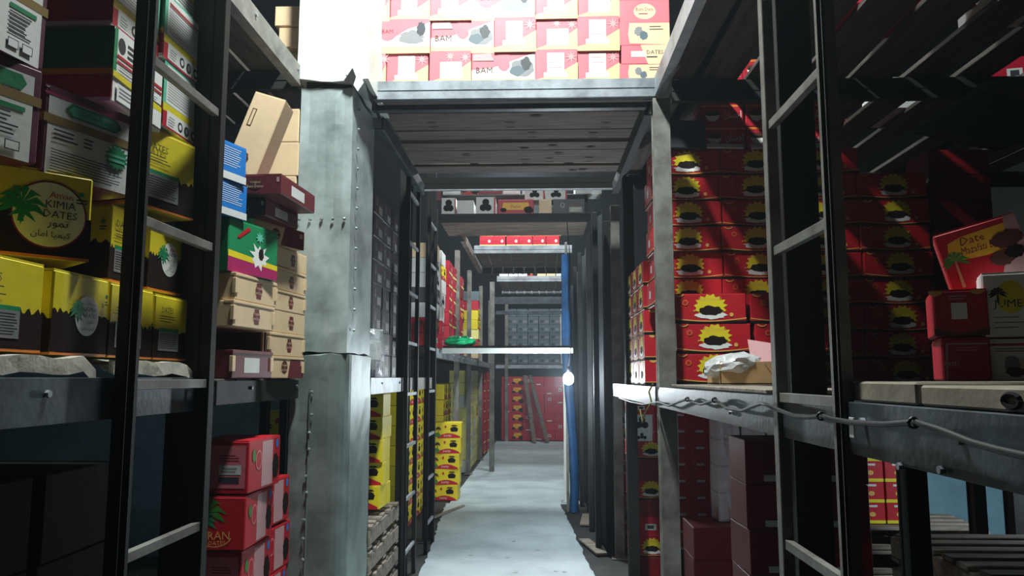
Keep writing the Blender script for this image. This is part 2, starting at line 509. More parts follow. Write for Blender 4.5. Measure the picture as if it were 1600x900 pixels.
def a_bam_short(f):
    f.pg([(0, 0), (1, 0), (1, .62), (.55, .3), (0, .12)], 'lemon')
    f.rect(.28, .28, .68, .9, 'white'); f.rect(.2, .2, .75, .34, 'white'); f.k += 1
    f.star(.85, .78, .2, .06, 'rose', 8)
    f.lines(.32, .4, .64, .86, 3, 'rose', .08, .0)
def a_bam_short2(f):
    f.pg([(0, 0), (1, 0), (1, .7), (.6, .35), (0, .1)], 'lemon'); f.rect(.26, .2, .78, .68, 'white'); f.star(.5, .85, .18, .06, 'rose', 9); f.star(.86, .8, .18, .06, 'rose', 8)
def a_bam_ring(f):
    f.rect(0, 0, 1, .2, 'lemon'); f.pg([(0, .2), (0, .6), (.3, .4), (.6, .7), (1, .9), (1, .2)], 'white')
    f.ell(.24, .62, .26, .26, 'pink', 18); f.blob(.68, .46, .34, .2, 'grey'); f.blob(.84, .7, .12, .2, 'slate'); f.text(.24, .64, .12, 'BAM', 'maroon', .2)
def a_mix_white(f):
    f.pg([(.2, .1), (1, .02), (1, .95), (.2, .95), (.17, .5)], 'cream'); f.blob(.38, .6, .16, .2, 'grey'); f.blob(.48, .42, .16, .18, 'smoke'); f.lines(.6, .62, .9, .85, 2, 'ink', .3)
def a_mix_band(f):
    f.pg([(.55, 0), (1, 0), (1, 1), (.4, 1)], 'cream'); f.rect(.2, .38, .5, .68, 'paper'); f.text(.7, .62, .2, 'DATES', 'ink', .35); f.lines(.52, .3, .8, .45, 1, 'ink', .4)
def a_mix_red(f):
    f.ell(.5, .5, .45, .34, 'cream', 22); f.text(.5, .6, .16, 'Bam Date', 'maroon', .35); f.lines(.38, .35, .62, .45, 1, 'maroon', .4)
def a_burst(f):
    f.rect(0, 0, 1, .08, 'black')
    f.k += 1
    for i in range(12):                     # sagging gold line
        u0, u1 = i / 12, (i + 1) / 12
        g = lambda u: .16 - .1 * sin(pi * u)
        f.raw([(u0 * f.w, (g(u0) - .015) * f.h), (u1 * f.w, (g(u1) - .015) * f.h), (u1 * f.w, (g(u1) + .02) * f.h), (u0 * f.w, (g(u0) + .02) * f.h)], 'gold')
    f.star(.52, .56, .46, .36, 'yellow', 15, 1.25, .06)
    f.text(.52, .82, .12, 'Red Diamond', 'gold', .3)
    f.blob(.52, .26, .5, .12, 'white', 20); f.blob(.52, .42, .38, .16, 'dates', 22); f.ell(.8, .28, .07, .07, 'gold', 10)
    f.ell(.18, .7, .1, .1, 'orange', 12); f.ell(.18, .7, .07, .07, 'red', 12); f.ell(.3, .42, .03, .03, 'gold', 8)
    f.ell(.1, 1, .16, .1, 'gold', 10, 180, 360); f.ell(.1, 1, .12, .06, 'red', 10, 180, 360)
def a_burst_side(f):
    f.rect(0, 0, 1, .1, 'black'); f.rect(0, .1, 1, .13, 'gold'); f.rect(.4, .35, .6, .65, 'paper'); f.ell(.2, 1, .15, .1, 'gold', 10, 180, 360)
def a_hsan(f):
    f.rect(0, .9, 1, 1, 'orange'); f.blob(.26, .62, .3, .14, 'brown', 16); f.ell(.26, .55, .3, .3, 'white', 18, 180, 360); f.ell(.26, .56, .3, .06, 'dates', 16)
    f.text(.74, .52, .42, 'احسان', 'white', .42); f.lines(.55, .18, .95, .26, 1, 'rose', .4, .1)
def a_basket(f):
    f.k += 1
    f.raw([(u * f.w, v * f.h) for u, v in [(.12, 0), (.95, 0)] + [(.95 - .83 * i / 10, .1 + .22 * sin(pi * i / 10)) for i in range(11)]], 'red')
    f.pg([(.62, .42), (.84, .42), (.88, .62), (.58, .62)], 'black'); f.blob(.73, .64, .22, .1, 'dates', 14); f.pg([(.6, .78), (.86, .78), (.8, .86), (.66, .86)], 'dates')
    f.palm(.16, .6, .22, 'dates', 'dates', .4); f.ell(.42, .74, .07, .09, 'red', 10); f.blob(.12, .2, .2, .14, 'leaf', 14); f.text(.5, .15, .12, 'DATES', 'white', .3)
def a_greyw(f):
    f.rect(.08, .1, .95, .9, 'slate'); f.rect(.5, .12, .92, .5, 'grey'); f.lines(.53, .15, .9, .45, 4, 'white', .3); f.ell(.3, .6, .16, .2, 'grey', 14); f.ell(.3, .62, .08, .12, 'slate', 12)
    f.pg([(.6, .6), (.9, .68), (.9, .75), (.6, .7)], 'maroon')
def a_berries(f):
    f.rect(.0, .0, 1, 1, 'paper'); 
    for u, v in ((.5, .72), (.36, .4), (.62, .4), (.5, .46)): f.ell(u, v, .2, .2, 'black', 12)
    f.rect(.92, 0, 1, 1, 'crimson')
def a_redyel(f):
    f.pg([(.1, .3), (.9, .3), (.85, .8), (.15, .8)], 'yellow_warm'); f.blob(.85, .3, .3, .24, 'dates'); f.blob(.15, .3, .2, .14, 'dates'); f.text(.5, .55, .2, 'Dates', 'maroon', .4)
def a_tagsmall(f):
    f.rect(.3, .06, .72, .2, 'paper')
def a_tagmid(f):
    f.rect(.36, .36, .64, .66, 'paper'); f.rect(.42, .42, .58, .6, 'slate')
def a_sqlabel(f):
    f.k += 1
    for i in range(10):
        g = lambda u: .2 - .12 * sin(pi * u)
        u0, u1 = i / 10, (i + 1) / 10
        f.raw([(u0 * f.w, 0), (u1 * f.w, 0), (u1 * f.w, g(u1) * f.h), (u0 * f.w, g(u0) * f.h)], 'brown')
        f.raw([(u0 * f.w, (g(u0) - .03) * f.h), (u1 * f.w, (g(u1) - .03) * f.h), (u1 * f.w, (g(u1)) * f.h), (u0 * f.w, g(u0) * f.h)], 'orange')
    f.rect(.33, .36, .62, .72, 'white'); f.lines(.3, .78, .64, .9, 2, 'rose', .4)
    f.ell(.05, 1, .14, .12, 'gold', 10, 180, 360); f.ell(.82, 1, .14, .1, 'gold', 10, 180, 360)
def a_palmdate(f):
    f.pg([(.08, .5), (.14, .8), (.3, .86), (.98, .9), (1, .5), (.55, .46)], 'yellow_warm')
    f.pg([(.6, 0), (1, 0), (1, 1), (.86, 1), (.8, .5)], 'rose')
    f.text(.44, .78, .13, 'Date', 'maroon', .3, .2); f.text(.52, .62, .12, 'Mazafati Bam', 'maroon', .5, .2)
    f.palm(.16, .5, .22, 'leaf', 'tan', .45); f.blob(.82, .62, .22, .14, 'brown'); f.blob(.7, .35, .16, .12, 'brown'); f.blob(.86, .4, .14, .1, 'dates')
def a_jumel(f):
    f.pg([(.78, 0), (.7, .15), (.84, .4), (.84, .6), (.72, 1), (1, 1), (1, 0)], 'crimson')
    f.ell(.4, .62, .2, .26, 'yellow', 20); f.text(.4, .5, .16, 'JUMEL', 'ink', .5); f.palm(.22, .68, .14, 'black', 'black', .14); f.lines(.14, .1, .6, .34, 3, 'ink', .12, .3)
    f.ell(.9, .82, .13, .13, 'gold', 16)
def a_photo(f):
    f.rect(.0, .86, 1, .92, 'crimson'); f.lines(.1, .7, .8, .82, 2, 'ink', .3); f.blob(.5, .3, .35, .22, 'cream'); f.blob(.35, .4, .16, .2, 'grey'); f.blob(.4, .22, .2, .12, 'brown'); f.blob(.7, .32, .16, .12, 'tan')
def a_frame(f):
    f.pg([(.06, .02), (.1, .9), (.94, .9), (.94, .86), (.14, .86), (.1, .02)], 'rose'); f.text(.2, .4, .1, 'DATES', 'paper', .3); f.lines(.3, .7, .9, .82, 2, 'rose', .3)
def a_yr(f):
    f.rect(0, .0, 1, .16, 'yellow'); f.ell(.5, .45, .16, .12, 'gold', 12); f.rect(.3, .8, .7, .9, 'paper')
def a_cream_far(f):
    f.rect(0, 0, 1, .3, 'lemon'); f.blob(.7, .5, .3, .2, 'tan'); f.rect(.1, .55, .4, .8, 'paper')
def a_red_far(f):
    f.rect(0, 0, 1, .16, 'lemon'); f.ell(.75, .5, .12, .14, 'white', 10); f.rect(.1, .5, .4, .75, 'crimson')
def a_smoke(f):
    f.blob(.3, .4, .25, .2, 'slate', 14); f.rect(.55, .2, .95, .5, 'grey')
def a_bluew(f):
    f.rect(.2, .2, .8, .8, 'white'); f.ell(.5, .5, .22, .22, 'navy', 12)
KINDS = {
    'kimia_big': ('yellow', lambda f: a_kimia(f, .755, .37), a_kimia_back),
    'kimia': ('yellow', a_kimia, a_kimia_back), 'kimia_back': ('yellow', a_kimia_back, a_kimia), 'purple': ('purple', a_purple, a_purple_side),
    'purple2': ('purple', a_purple2, a_purple_side), 'gwr': ('white', a_gwr, a_gwr_side), 'gwr2': ('white', a_gwr2, a_gwr_side),
    'original': ('cream', a_original, None), 'original_half': ('cream', a_original_half, a_white_tag), 'maroon_tag': ('maroon', a_white_tag, None), 'maroon': ('maroon', a_original_half, a_white_tag),
    'tallcream': ('cream', a_tallcream, None), 'blue': ('blue', a_blue, None), 'greenmag': ('green', a_greenmag, None), 'iran': ('red', a_iran, a_iran_side), 'iran_table': ('red', a_iran_table, a_iran_side),
    'bam_long': ('pink', a_bam_long, None), 'bam_short': ('pink', a_bam_short, None), 'bam_short2': ('pink', a_bam_short2, None), 'bam_ring': ('pink', a_bam_ring, None),
    'mix_white': ('pink', a_mix_white, None), 'mix_band': ('pink', a_mix_band, None), 'mix_red': ('pink', a_mix_red, None),
    'burst': ('red', a_burst, a_burst_side), 'hsan': ('crimson', a_hsan, None), 'basket': ('yellow', a_basket, None), 'greyw': ('slate', a_greyw, None),
    'berries': ('paper', a_berries, None), 'redyel': ('crimson', a_redyel, None), 'tagsmall': ('crimson', a_tagsmall, None), 'tagmid': ('crimson', a_tagmid, None),
    'sqlabel': ('crimson', a_sqlabel, None), 'palmdate': ('red', a_palmdate, None), 'jumel': ('white', a_jumel, None), 'photo': ('white', a_photo, None), 'frame': ('crimson', a_frame, None),
    'yr': ('red', a_yr, None), 'cream_far': ('lemon', a_cream_far, None), 'red_far': ('crimson', a_red_far, None), 'smoke': ('smoke', a_smoke, None), 'bluew': ('white', a_bluew, None),
    'plain_cream': ('cream', None, None), 'plain_red': ('red_deep', None, None), 'plain_white': ('paper', None, None), 'plain_crimson': ('crimson', None, None), 'plain_dark': ('slate', None, None), 'shade_black': ('black', None, None), 'tagshade': ('red_deep', a_tagsmall, None)}  # last two: dark base colour stands in for shade
_K = {}
NAMES = dict(yellow='yellow', purple='purple', white='white', cream='cream', maroon='maroon', blue='blue', green='green', red='red', pink='pink', crimson='crimson', slate='grey', paper='white', black='dark', lemon='pale_yellow', smoke='dim_grey', red_deep='dark_red')
def carton(kind, x, y, z, w, d, h, label, group=None, rot=0.0, tilt=(0, 0), detail=True, name=None):
    """x,y centre of the base, z its height; a box with a lid flap seam and its printed faces as a child"""
    name = name or NAMES[KINDS[kind][0]] + '_carton'
    key = (kind, round(w, 2), round(d, 2), round(h, 2), detail)
    if key not in _K:
        base, fa, sa = KINDS[kind]
        rnd = random.Random(len(_K) * 17 + 3)
        mb = MB()
        mb.box(-w / 2, -d / 2, 0, w / 2, d / 2, h, base, c=0.004 if detail else 0.002)
        if detail:      # lid flaps meeting on the top, their ends a little proud
            mb.box(-w / 2 + .002, -d / 2 + .002, h - .001, w / 2 - .002, -.003, h + .0025, base)
            mb.box(-w / 2 + .002, .003, h - .001, w / 2 - .002, d / 2 - .002, h + .0025, base)
        pm = mb if not detail else MB()
        if fa: fa(Face(pm, 'F', w, d, h, rnd))
        if sa:
            sa(Face(pm, 'R', w, d, h, rnd)); sa(Face(pm, 'L', w, d, h, rnd))
        bm_ = mb.mesh(kind + '_box', recalc=False)
        pr = pm.mesh(kind + '_print', recalc=False) if (detail and pm.f) else None
        _K[key] = (bm_, pr)
    b, pr = _K[key]
    o = link(name, b, None, (x, y, z), (tilt[0], tilt[1], rot))
    tag(o, label, 'box', group)
    if pr:
        link('printed_artwork', pr, o)
    return o
def jit(a): return random.uniform(-a, a)
ORD = ['first', 'second', 'third', 'fourth', 'fifth', 'sixth', 'seventh', 'eighth', 'ninth', 'tenth', 'eleventh', 'twelfth', 'thirteenth', 'fourteenth', 'fifteenth', 'sixteenth']
def front(kind, px0, py0, px1, py1, Y, d, label, group=None, z=None, rot=0.0, tilt=(0, 0), detail=True):
    """carton whose camera-side face covers that pixel window at depth Y; z overrides its base height"""
    a = P(px0, (py0 + py1) / 2, Y); b = P(px1, (py0 + py1) / 2, Y)
    t = P((px0 + px1) / 2, py0, Y)[2]; bt = P((px0 + px1) / 2, py1, Y)[2]
    h = t - bt
    return carton(kind, (a[0] + b[0]) / 2, Y + d / 2, bt if z is None else z, b[0] - a[0], d, h, label, group, rot, tilt, detail)
def aisle(kind, Y0, Y1, z, h, dep, label, group=None, x=-1.02, rot=0.0, detail=True):
    """carton whose printed front looks across the aisle from the left rack"""
    return carton(kind, x - dep / 2, (Y0 + Y1) / 2, z, Y1 - Y0, dep, h, label, group, pi / 2 + rot, (0, 0), detail)

# ================================================================== SETTING
def struct(name, m, *b, c=0.0):
    mb = MB(); mb.box(*b, m, c=c)
    return tag(mb.build(name), kind='structure')
struct('floor', 'concrete', -6, -4, -0.12, 6, 22, 0)
struct('wall_left', 'wall_dark', -6.1, -4, 0, -6, 22, 7)
struct('wall_right', 'wall_dark', 6, -4, 0, 6.1, 22, 7)
struct('wall_back', 'wall_dark', -6, 22, 0, 6, 22.1, 7)
struct('ceiling', 'wall_dark', -6, -4, 7, 6, 22, 7.1)
# blue sheet partitions seen through the racks
struct('wall_partition_right', 'wall_blue', 1.95, 5.6, 0, 6, 5.65, 1.36)
struct('wall_partition_left', 'wall_blue', -6, 6.6, 0, -1.9, 6.65, 3.0)

# walkway sheet on the floor (torn edges)
def sheet(name, left, right, z0, z1, m, label, n=3, amp=.012, cat='floor covering'):
    rnd = random.Random(5)
    def edge(pts, sgn):
        out = []
        for (a, b), (c, d) in zip(pts[:-1], pts[1:]):
            k = max(2, int(abs(d - b) * n * 4))
            for i in range(k):
                t = i / k
                out.append((a + (c - a) * t + rnd.uniform(-amp, amp), b + (d - b) * t))
        out.append(pts[-1])
        return out
    L, R = edge(left, -1), edge(right, 1)
    ring = L + R[::-1]
    bm = bmesh.new()
    vs = [bm.verts.new((x, y, z1)) for x, y in ring]
    f = bm.faces.new(vs)
    r = bmesh.ops.extrude_face_region(bm, geom=[f])
    for v in r['geom']:
        if isinstance(v, bmesh.types.BMVert): v.co.z = z0
    bmesh.ops.recalc_face_normals(bm, faces=bm.faces)
    me = bpy.data.meshes.new(name); bm.to_mesh(me); bm.free()
    me.materials.append(MATS[m])
    return tag(link(name, me), label, cat)
near = sheet('floor_sheet', [(-.80, 2.5), (-.87, 5), (-.92, 6.5), (-1.10, 9.35)], [(.50, 2.5), (.42, 6), (.33, 8), (.26, 9.4)], 0, .012, 'mat_light', 'pale grey floor sheet with torn edges covering the near walkway')
far = sheet('floor_sheet', [(-1.06, 9.4), (-1.03, 14), (-.98, 18.4)], [(.50, 9.4), (.52, 14), (.60, 18.4)], 0, .008, 'mat_light', 'smooth pale floor sheet covering the far walkway up to the back stacks', amp=.004)
for i, (px, py) in enumerate([(735, 868), (840, 860), (868, 893), (882, 894), (803, 846), (806, 895), (793, 872)]):
    d = ray(px, py); t = -EYE / d.z * .992
    x, y = d.x * t, d.y * t
    mb = MB(); k = .016
    mb.poly([(cos(a) * k * (1.2 + .5 * sin(3 * a + i)), sin(a) * k * (1.6 + .4 * cos(2 * a + i)), 0) for a in [q * pi / 6 for q in range(12)]], 'footprint')
    o = mb.build('scuff_mark', near); o.location = (x, y, .0135)

# ================================================================== STEEL RACKS
XL, XR = -.98, .63
def post(root, x0, y0, x1, y1, z0, z1, m='steel_black', lab=None):
    """square rolled post: two flanges and a recessed web, with a base plate"""
    mb = MB(); t = .012
    mb.box(x0, y0, z0, x1, y0 + t, z1, m, .002); mb.box(x0, y1 - t, z0, x1, y1, z1, m, .002)
    mb.box(x0 + .008, y0 + t, z0, x1 - .008, y1 - t, z1, m)
    if z0 < .05: mb.box(x0 - .03, y0 - .03, z0, x1 + .03, y1 + .03, z0 + .01, m, .002)
    o = rel(mb, root).build('post', root)
    if lab: o['label'] = lab
    return o
def beam_y(root, x, y0, y1, z0, z1, m, face=1, name='beam', lab=None, bolts=True):
    """channel beam running away from the camera; its web faces the aisle"""
    mb = MB(); t = .008; dpt = .05
    mb.box(x - t * face, y0, z0, x, y1, z1, m, .001)
    for a, b in ((z0, z0 + t), (z1 - t, z1)):
        mb.box(x - dpt * face, y0, a, x - t * face, y1, b, m, .001)
    o = rel(mb, root).build(name, root)
    if lab: o['label'] = lab
    if bolts:
        L = root.location
        k = y0 + .35
        while k < y1:
            b = MB(); b.tube([(x + .001 * face - L.x, k - L.y, (z0 + z1) / 2 + .015 - L.z), (x + .009 * face - L.x, k - L.y, (z0 + z1) / 2 + .015 - L.z)], .008, 'steel_pale', 6)
            b.build('bolt', o)
            k += .62
    return o
def beam_x(root, x0, x1, y, z0, z1, m, name='beam', lab=None):
    mb = MB(); t = .008; dpt = .05
    mb.box(x0, y, z0, x1, y + t, z1, m, .001)
    for a, b in ((z0, z0 + t), (z1 - t, z1)):
        mb.box(x0, y + t, a, x1, y + dpt, b, m, .001)
    mb.box(x0, y - .004, (z0 + z1) / 2 - .003, x1, y, (z0 + z1) / 2 + .003, m)
    o = rel(mb, root).build(name, root)
    if lab: o['label'] = lab
    return o

# ---- left front rack
lr = thing('storage_rack', 'dark steel rack in left foreground holding yellow and purple cartons', 'rack', (-1.5, 1.4, 0))
post(lr, -1.07, 2.20, XL - .002, 2.275, 0, 4.6)
post(lr, -2.6, 2.20, -2.52, 2.275, 0, 3.0)
beam_y(lr, XL - .004, .55, 2.195, 1.405, 1.5, 'steel_blue')
beam_x(lr, -2.5, -1.08, 2.22, 1.405, 1.49, 'steel_black')
for i in range(7):
    part(lr, 'shelf_plank', 'wood_dark', -2.5, .56 + i * .236, 1.46, -1.04, .56 + i * .236 + .21, 1.5)
beam_y(lr, XL - .004, .55, 2.195, .30, .38, 'steel_black', bolts=False)
for i in range(7):
    part(lr, 'shelf_plank', 'wood_dark', -2.5, .56 + i * .236, .34, -1.04, .56 + i * .236 + .21, .38)
# ladders: rail, stile, rungs
def ladder(x0, x1, yn, yf, zs, z0, z1, m, mr, label, rail_w=.036):
    r = thing('rack_ladder', label, 'ladder', ((x0 + x1) / 2, yn, 0))
    s = 1 if x0 > 0 else -1
    mb = MB(); mb.box(x0, yn - rail_w / 2, z0, x1, yn + rail_w / 2, z1, m, .002)
    mb.box(x0 if s > 0 else x1 - .006, yn - rail_w / 2, z0, x0 + .006 if s > 0 else x1, yn + rail_w / 2 + .012, z1, m)
    rel(mb, r).build('rail', r)
    part(r, 'stile', m, x0, yf - .02, z0, x1, yf + .018, z1, c=.002)
    for z in zs:
        mb = MB()
        mb.box(x0 + .006, yn + rail_w / 2 + .013, z - .024, x1 - .006, yf - .021, z, mr, .001)
        rel(mb, r).build('rung', r)
    return r
ladder(XL, XL + .032, 1.775, 2.222, [.30, .70, 1.095, 1.495, 1.893, 2.302, 2.70, 3.1], 0, 4.6, 'steel_black', 'steel_grey', 'black steel ladder on the left rack in the foreground')
ladder(XR - .0, XR + .03, 1.655, 2.085, [.33, .70, 1.085, 1.46, 1.85, 2.20, 2.57, 2.94], 0, 4.2, 'steel_grey', 'steel_grey', 'grey steel ladder on the right rack in the foreground', .03)

# white cloth/cardboard liner over the left shelf edge
def liner(name, x0, x1, y0, y1, z, th, m, label, seed, cat, droop=.034, n=16):
    rnd = random.Random(seed)
    bm = bmesh.new()
    g = {}
    for i in range(n + 1):
        for j in range(5):
            y = y0 + (y1 - y0) * i / n; x = x0 + (x1 - x0) * min(1, j / 3)
            zz = z + th + .004 * sin(i * 1.7 + seed) + rnd.uniform(-.002, .002)
            if j == 4: zz -= droop; x += rnd.uniform(-.004, .004)
            if j == 0: x += 0
            if i == n: zz -= th * .6
            g[i, j] = bm.verts.new((x, y, zz))
    for i in range(n):
        for j in range(4):
            bm.faces.new((g[i, j], g[i, j + 1], g[i + 1, j + 1], g[i + 1, j]))
    geom = bm.faces[:]
    r = bmesh.ops.solidify(bm, geom=geom, thickness=-.006)
    bmesh.ops.recalc_face_normals(bm, faces=bm.faces)
    me = bpy.data.meshes.new(name); bm.to_mesh(me); bm.free(); me.materials.append(MATS[m])
    return tag(link(name, me), label, cat)
liner('shelf_liner', -1.25, -.99, .9, 1.70, 1.502, .04, 'cloth_white', 'off-white liner sheet under yellow cartons, nearer piece left of the ladder rail', 1, 'liner')
liner('shelf_liner', -1.25, -.99, 1.75, 2.19, 1.502, .038, 'cloth_white', 'off-white liner sheet with curled end between ladder rail and post', 2, 'liner', n=10)

# ---- left rear rack (cardboard cartons) behind the gap
lb = thing('storage_rack', 'dark steel rack left of the clad pillar holding cream cartons', 'rack', (-1.8, 3.0, 0))
beam_y(lb, -1.225, 2.92, 3.93, 1.395, 1.488, 'steel_black')
beam_x(lb, -2.8, -1.24, 2.86, 1.395, 1.488, 'steel_grey')
for i in range(5):
    part(lb, 'shelf_plank', 'wood_dark', -2.8, 2.94 + i * .2, 1.465, -1.235, 2.94 + i * .2 + .18, 1.495)
post(lb, -2.9, 2.86, -2.82, 2.94, 0, 3.0)
for x, y in ((-1.53, 4.7), (-1.66, 4.72)):
    post(lb, x - .05, y, x, y + .06, 0, 1.38, 'steel_blue')
dk = thing('mezzanine_deck', 'dark plank deck above the gap left of the clad pillar', 'deck', (-1.8, 3.2, 3.06))
beam_y(dk, -1.27, 2.3, 3.95, 3.06, 3.17, 'steel_grey')
for i in range(6):
    part(dk, 'plank', 'wood_dark', -1.38 - i * .21 - .19, 2.3, 3.172, -1.38 - i * .21, 4.9, 3.20)
beam_x(dk, -2.8, -1.30, 3.98, 3.06, 3.165, 'steel_black')

# ---- clad pillar
pl = thing('clad_pillar', 'grey galvanised sheet clad pillar between left racks and the aisle', 'pillar', (-1.12, 4.2, 0))
def cladding(name, x0, x1, y0, y1, z0, z1, m, seed, dent=.006, jag=0.0, nz=14, na=6, round_right=0.0):
    """thin folded sheet wrapped round the pillar, dented"""
    rnd = random.Random(seed)
    per = []
    for i in range(na): per.append((x0 + (x1 - x0) * i / na, y0, 'f'))
    r = round_right
    if r:
        per = [p for p in per if p[0] < x1 - r]
        for i in range(5):
            t = pi / 2 * i / 4
            per.append((x1 - r + r * sin(t), y0 + r - r * cos(t), 'c'))
        ys = y0 + r
    else:
        ys = y0
    for i in range(4): per.append((x1, ys + (y1 - ys) * (i + (1 if r else 0)) / 4.0, 'r'))
    per += [(x1, y1, 'b'), (x0, y1, 'b')]
    n = len(per)
    bm = bmesh.new()
    rows = []
    for k in range(nz + 1):
        z = z0 + (z1 - z0) * k / nz
        row = []
        for q, (x, y, s) in enumerate(per):
            dn = dent * (sin(z * 7 + q * 1.3 + seed) * .5 + rnd.uniform(-.5, .5))
            dx, dy = (0, dn) if s == 'f' else (-abs(dn), 0) if s == 'r' else (0, 0)
            zz = z
            if k in (0, nz) and jag: zz += rnd.uniform(-jag, jag)
            row.append(bm.verts.new((x + dx, y + dy, zz)))
        rows.append(row)
    for k in range(nz):
        for q in range(n):
            bm.faces.new((rows[k][q], rows[k][(q + 1) % n], rows[k + 1][(q + 1) % n], rows[k + 1][q]))
    bm.faces.new(rows[0][::-1]); bm.faces.new(rows[-1])
    bmesh.ops.recalc_face_normals(bm, faces=bm.faces)
    me = bpy.data.meshes.new(name); bm.to_mesh(me); bm.free(); me.materials.append(MATS[m])
    o = link(name, me, pl); o.location = -pl.location
    return o
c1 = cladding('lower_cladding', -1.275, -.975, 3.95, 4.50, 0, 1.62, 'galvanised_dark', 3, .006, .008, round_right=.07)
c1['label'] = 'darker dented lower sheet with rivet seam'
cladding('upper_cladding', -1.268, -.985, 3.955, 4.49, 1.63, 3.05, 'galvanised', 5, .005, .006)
o = cladding('top_cladding', -1.285, -.90, 3.93, 4.52, 3.085, 4.6, 'white_sheet', 8, .004, .012)  # near-white colour stands in for strong light on galvanised sheet
o['label'] = 'upper sheet whitened as overexposed, with torn lower edge'
mb = MB(); mb.box(-1.25, 3.98, 3.0, -1.0, 4.46, 3.12, 'tar', .005); rel(mb, pl).build('gap_filler', pl)
# torn flap pieces at the joint
mb = MB()
mb.poly([(-1.02, 3.925, 3.12), (-.955, 3.925, 3.02), (-.925, 3.93, 3.07), (-.96, 3.926, 3.16)], 'white_sheet')
mb.poly([(-.925, 3.93, 3.10), (-.925, 4.30, 3.08), (-.922, 4.46, 2.97), (-.922, 4.3, 3.0), (-.922, 4.05, 3.03)], 'tar')
mb.poly([(-1.03, 3.922, 3.08), (-.985, 3.922, 3.15), (-.965, 3.922, 3.1), (-.98, 3.922, 3.05)], 'tar')
rel(mb, pl).build('torn_edge', pl, recalc=False)
# seam strip, rivets
mb = MB(); mb.box(-1.17, 3.936, .05, -1.164, 3.944, 1.45, 'galvanised_dark'); rel(mb, pl).build('seam', pl)
riv = []
for i in range(12): riv.append((-1.166 + jit(.012), 3.936, .28 + i * .105 + jit(.02)))
for i in range(5): riv.append((-1.255 + i * .06, 3.945, 2.33))
rv = MB(); rv.tube([(0, 0, 0), (0, -.01, 0)], .0085, 'galvanised_dark', 6, rs=[.0095, .005]); rvm = rv.mesh('rivet')
for p in riv: link('rivet', rvm, pl, Vector(p) - pl.location, (jit(.5), 0, jit(.6)))
for i in range(12): link('rivet', rvm, pl, Vector((-.978, 4.05, 1.75 + i * .11)) - pl.location, (0, 0, pi / 2))

# ---- left long rack, from pillar to the back
ll = thing('storage_rack', 'long dark steel rack on the left running to the back', 'rack', (-1.5, 8, 0))
for y in (5.87, 7.30):
    post(ll, -1.075, y, XL - .004, y + .08, 0, 4.2 if y < 6 else 3.5)
beam_y(ll, XL - .005, 4.52, 5.865, 1.40, 1.5, 'steel_pale')
beam_y(ll, XL - .005, 5.955, 7.295, 1.40, 1.5, 'steel_grey')
for i in range(12):
    part(ll, 'shelf_plank', 'wood_dark', -2.0, 4.6 + i * .23, 1.465, -1.035, 4.6 + i * .23 + .21, 1.498)
beam_y(ll, XL - .02, 7.6, 18.0, 1.70, 1.79, 'steel_pale', lab='pale steel shelf beam')
for y, x in ((10.15, -1.02), (12.1, -1.03), (14.2, -1.0), (16.9, -1.0)):
    post(ll, x - .085, y, x - .001 - .02, y + .09, 0.01, 3.2, 'steel_grey')
for i in range(40):
    part(ll, 'shelf_plank', 'wood_dark', -1.9, 7.62 + i * .26, 1.79, -1.05, 7.62 + i * .26 + .23, 1.815)
ladder(XL, XL + .03, 5.62, 6.12, [.25 + .38 * i for i in range(8)], 0, 3.1, 'steel_black', 'steel_pale', 'narrow black steel ladder on the left rack beyond the pillar', .03)
ladder(XL, XL + .03, 6.75, 7.2, [.25 + .38 * i for i in range(8)], 0, 3.1, 'steel_black', 'steel_pale', 'second narrow ladder beyond the pillar, farther down the left rack', .03)

# ---- right front rack
rr = thing('storage_rack', 'dark steel rack on the right holding red starburst cartons', 'rack', (1.4, 3.0, 0))
post(rr, .672, 2.07, .765, 2.15, 0, 4.2)
post(rr, .65, 4.17, .745, 4.25, 0, 3.055, 'steel_grey', 'worn grey post')
post(rr, 1.36, 2.95, 1.44, 3.03, 0, 1.33)
post(rr, 1.90, 2.9, 2.0, 2.98, 0, 1.33)
post(rr, 2.75, 4.17, 2.85, 4.25, 0, 3.05)
post(rr, 2.50, 4.6, 2.57, 4.68, 0, 1.33)
post(rr, 2.66, 4.5, 2.73, 4.6, 0, 1.33)
beam_y(rr, XR + .012, .55, 4.16, 1.345, 1.45, 'steel_blue', -1, bolts=False)
beam_y(rr, XR + .012, 4.26, 7.2, 1.345, 1.45, 'steel_blue', -1, bolts=False)
beam_x(rr, .76, 2.74, 4.18, 1.35, 1.44, 'steel_black')
for i in range(26):
    part(rr, 'shelf_plank', 'wood_dark', .70, .58 + i * .22, 1.415, 4.3, .58 + i * .22 + .2, 1.448)  # right ends lengthened out of view to block the low side lamp
for y in (5.65, 6.62, 7.3): post(rr, XR + .013, y, XR + .09, y + .07, 0, 3.0, 'steel_grey' if y == 6.62 else 'steel_black')
L = rr.location
for y, dz in ((1.20, 0), (1.26, -.05), (1.55, .01), (1.40, -.06), (3.2, .0), (2.6, -.02)):
    b = MB(); b.tube([(XR + .011 - L.x, y - L.y, 1.405 + dz), (XR + .002 - L.x, y - L.y, 1.405 + dz)], .007, 'steel_pale', 6); b.build('bolt', rr)

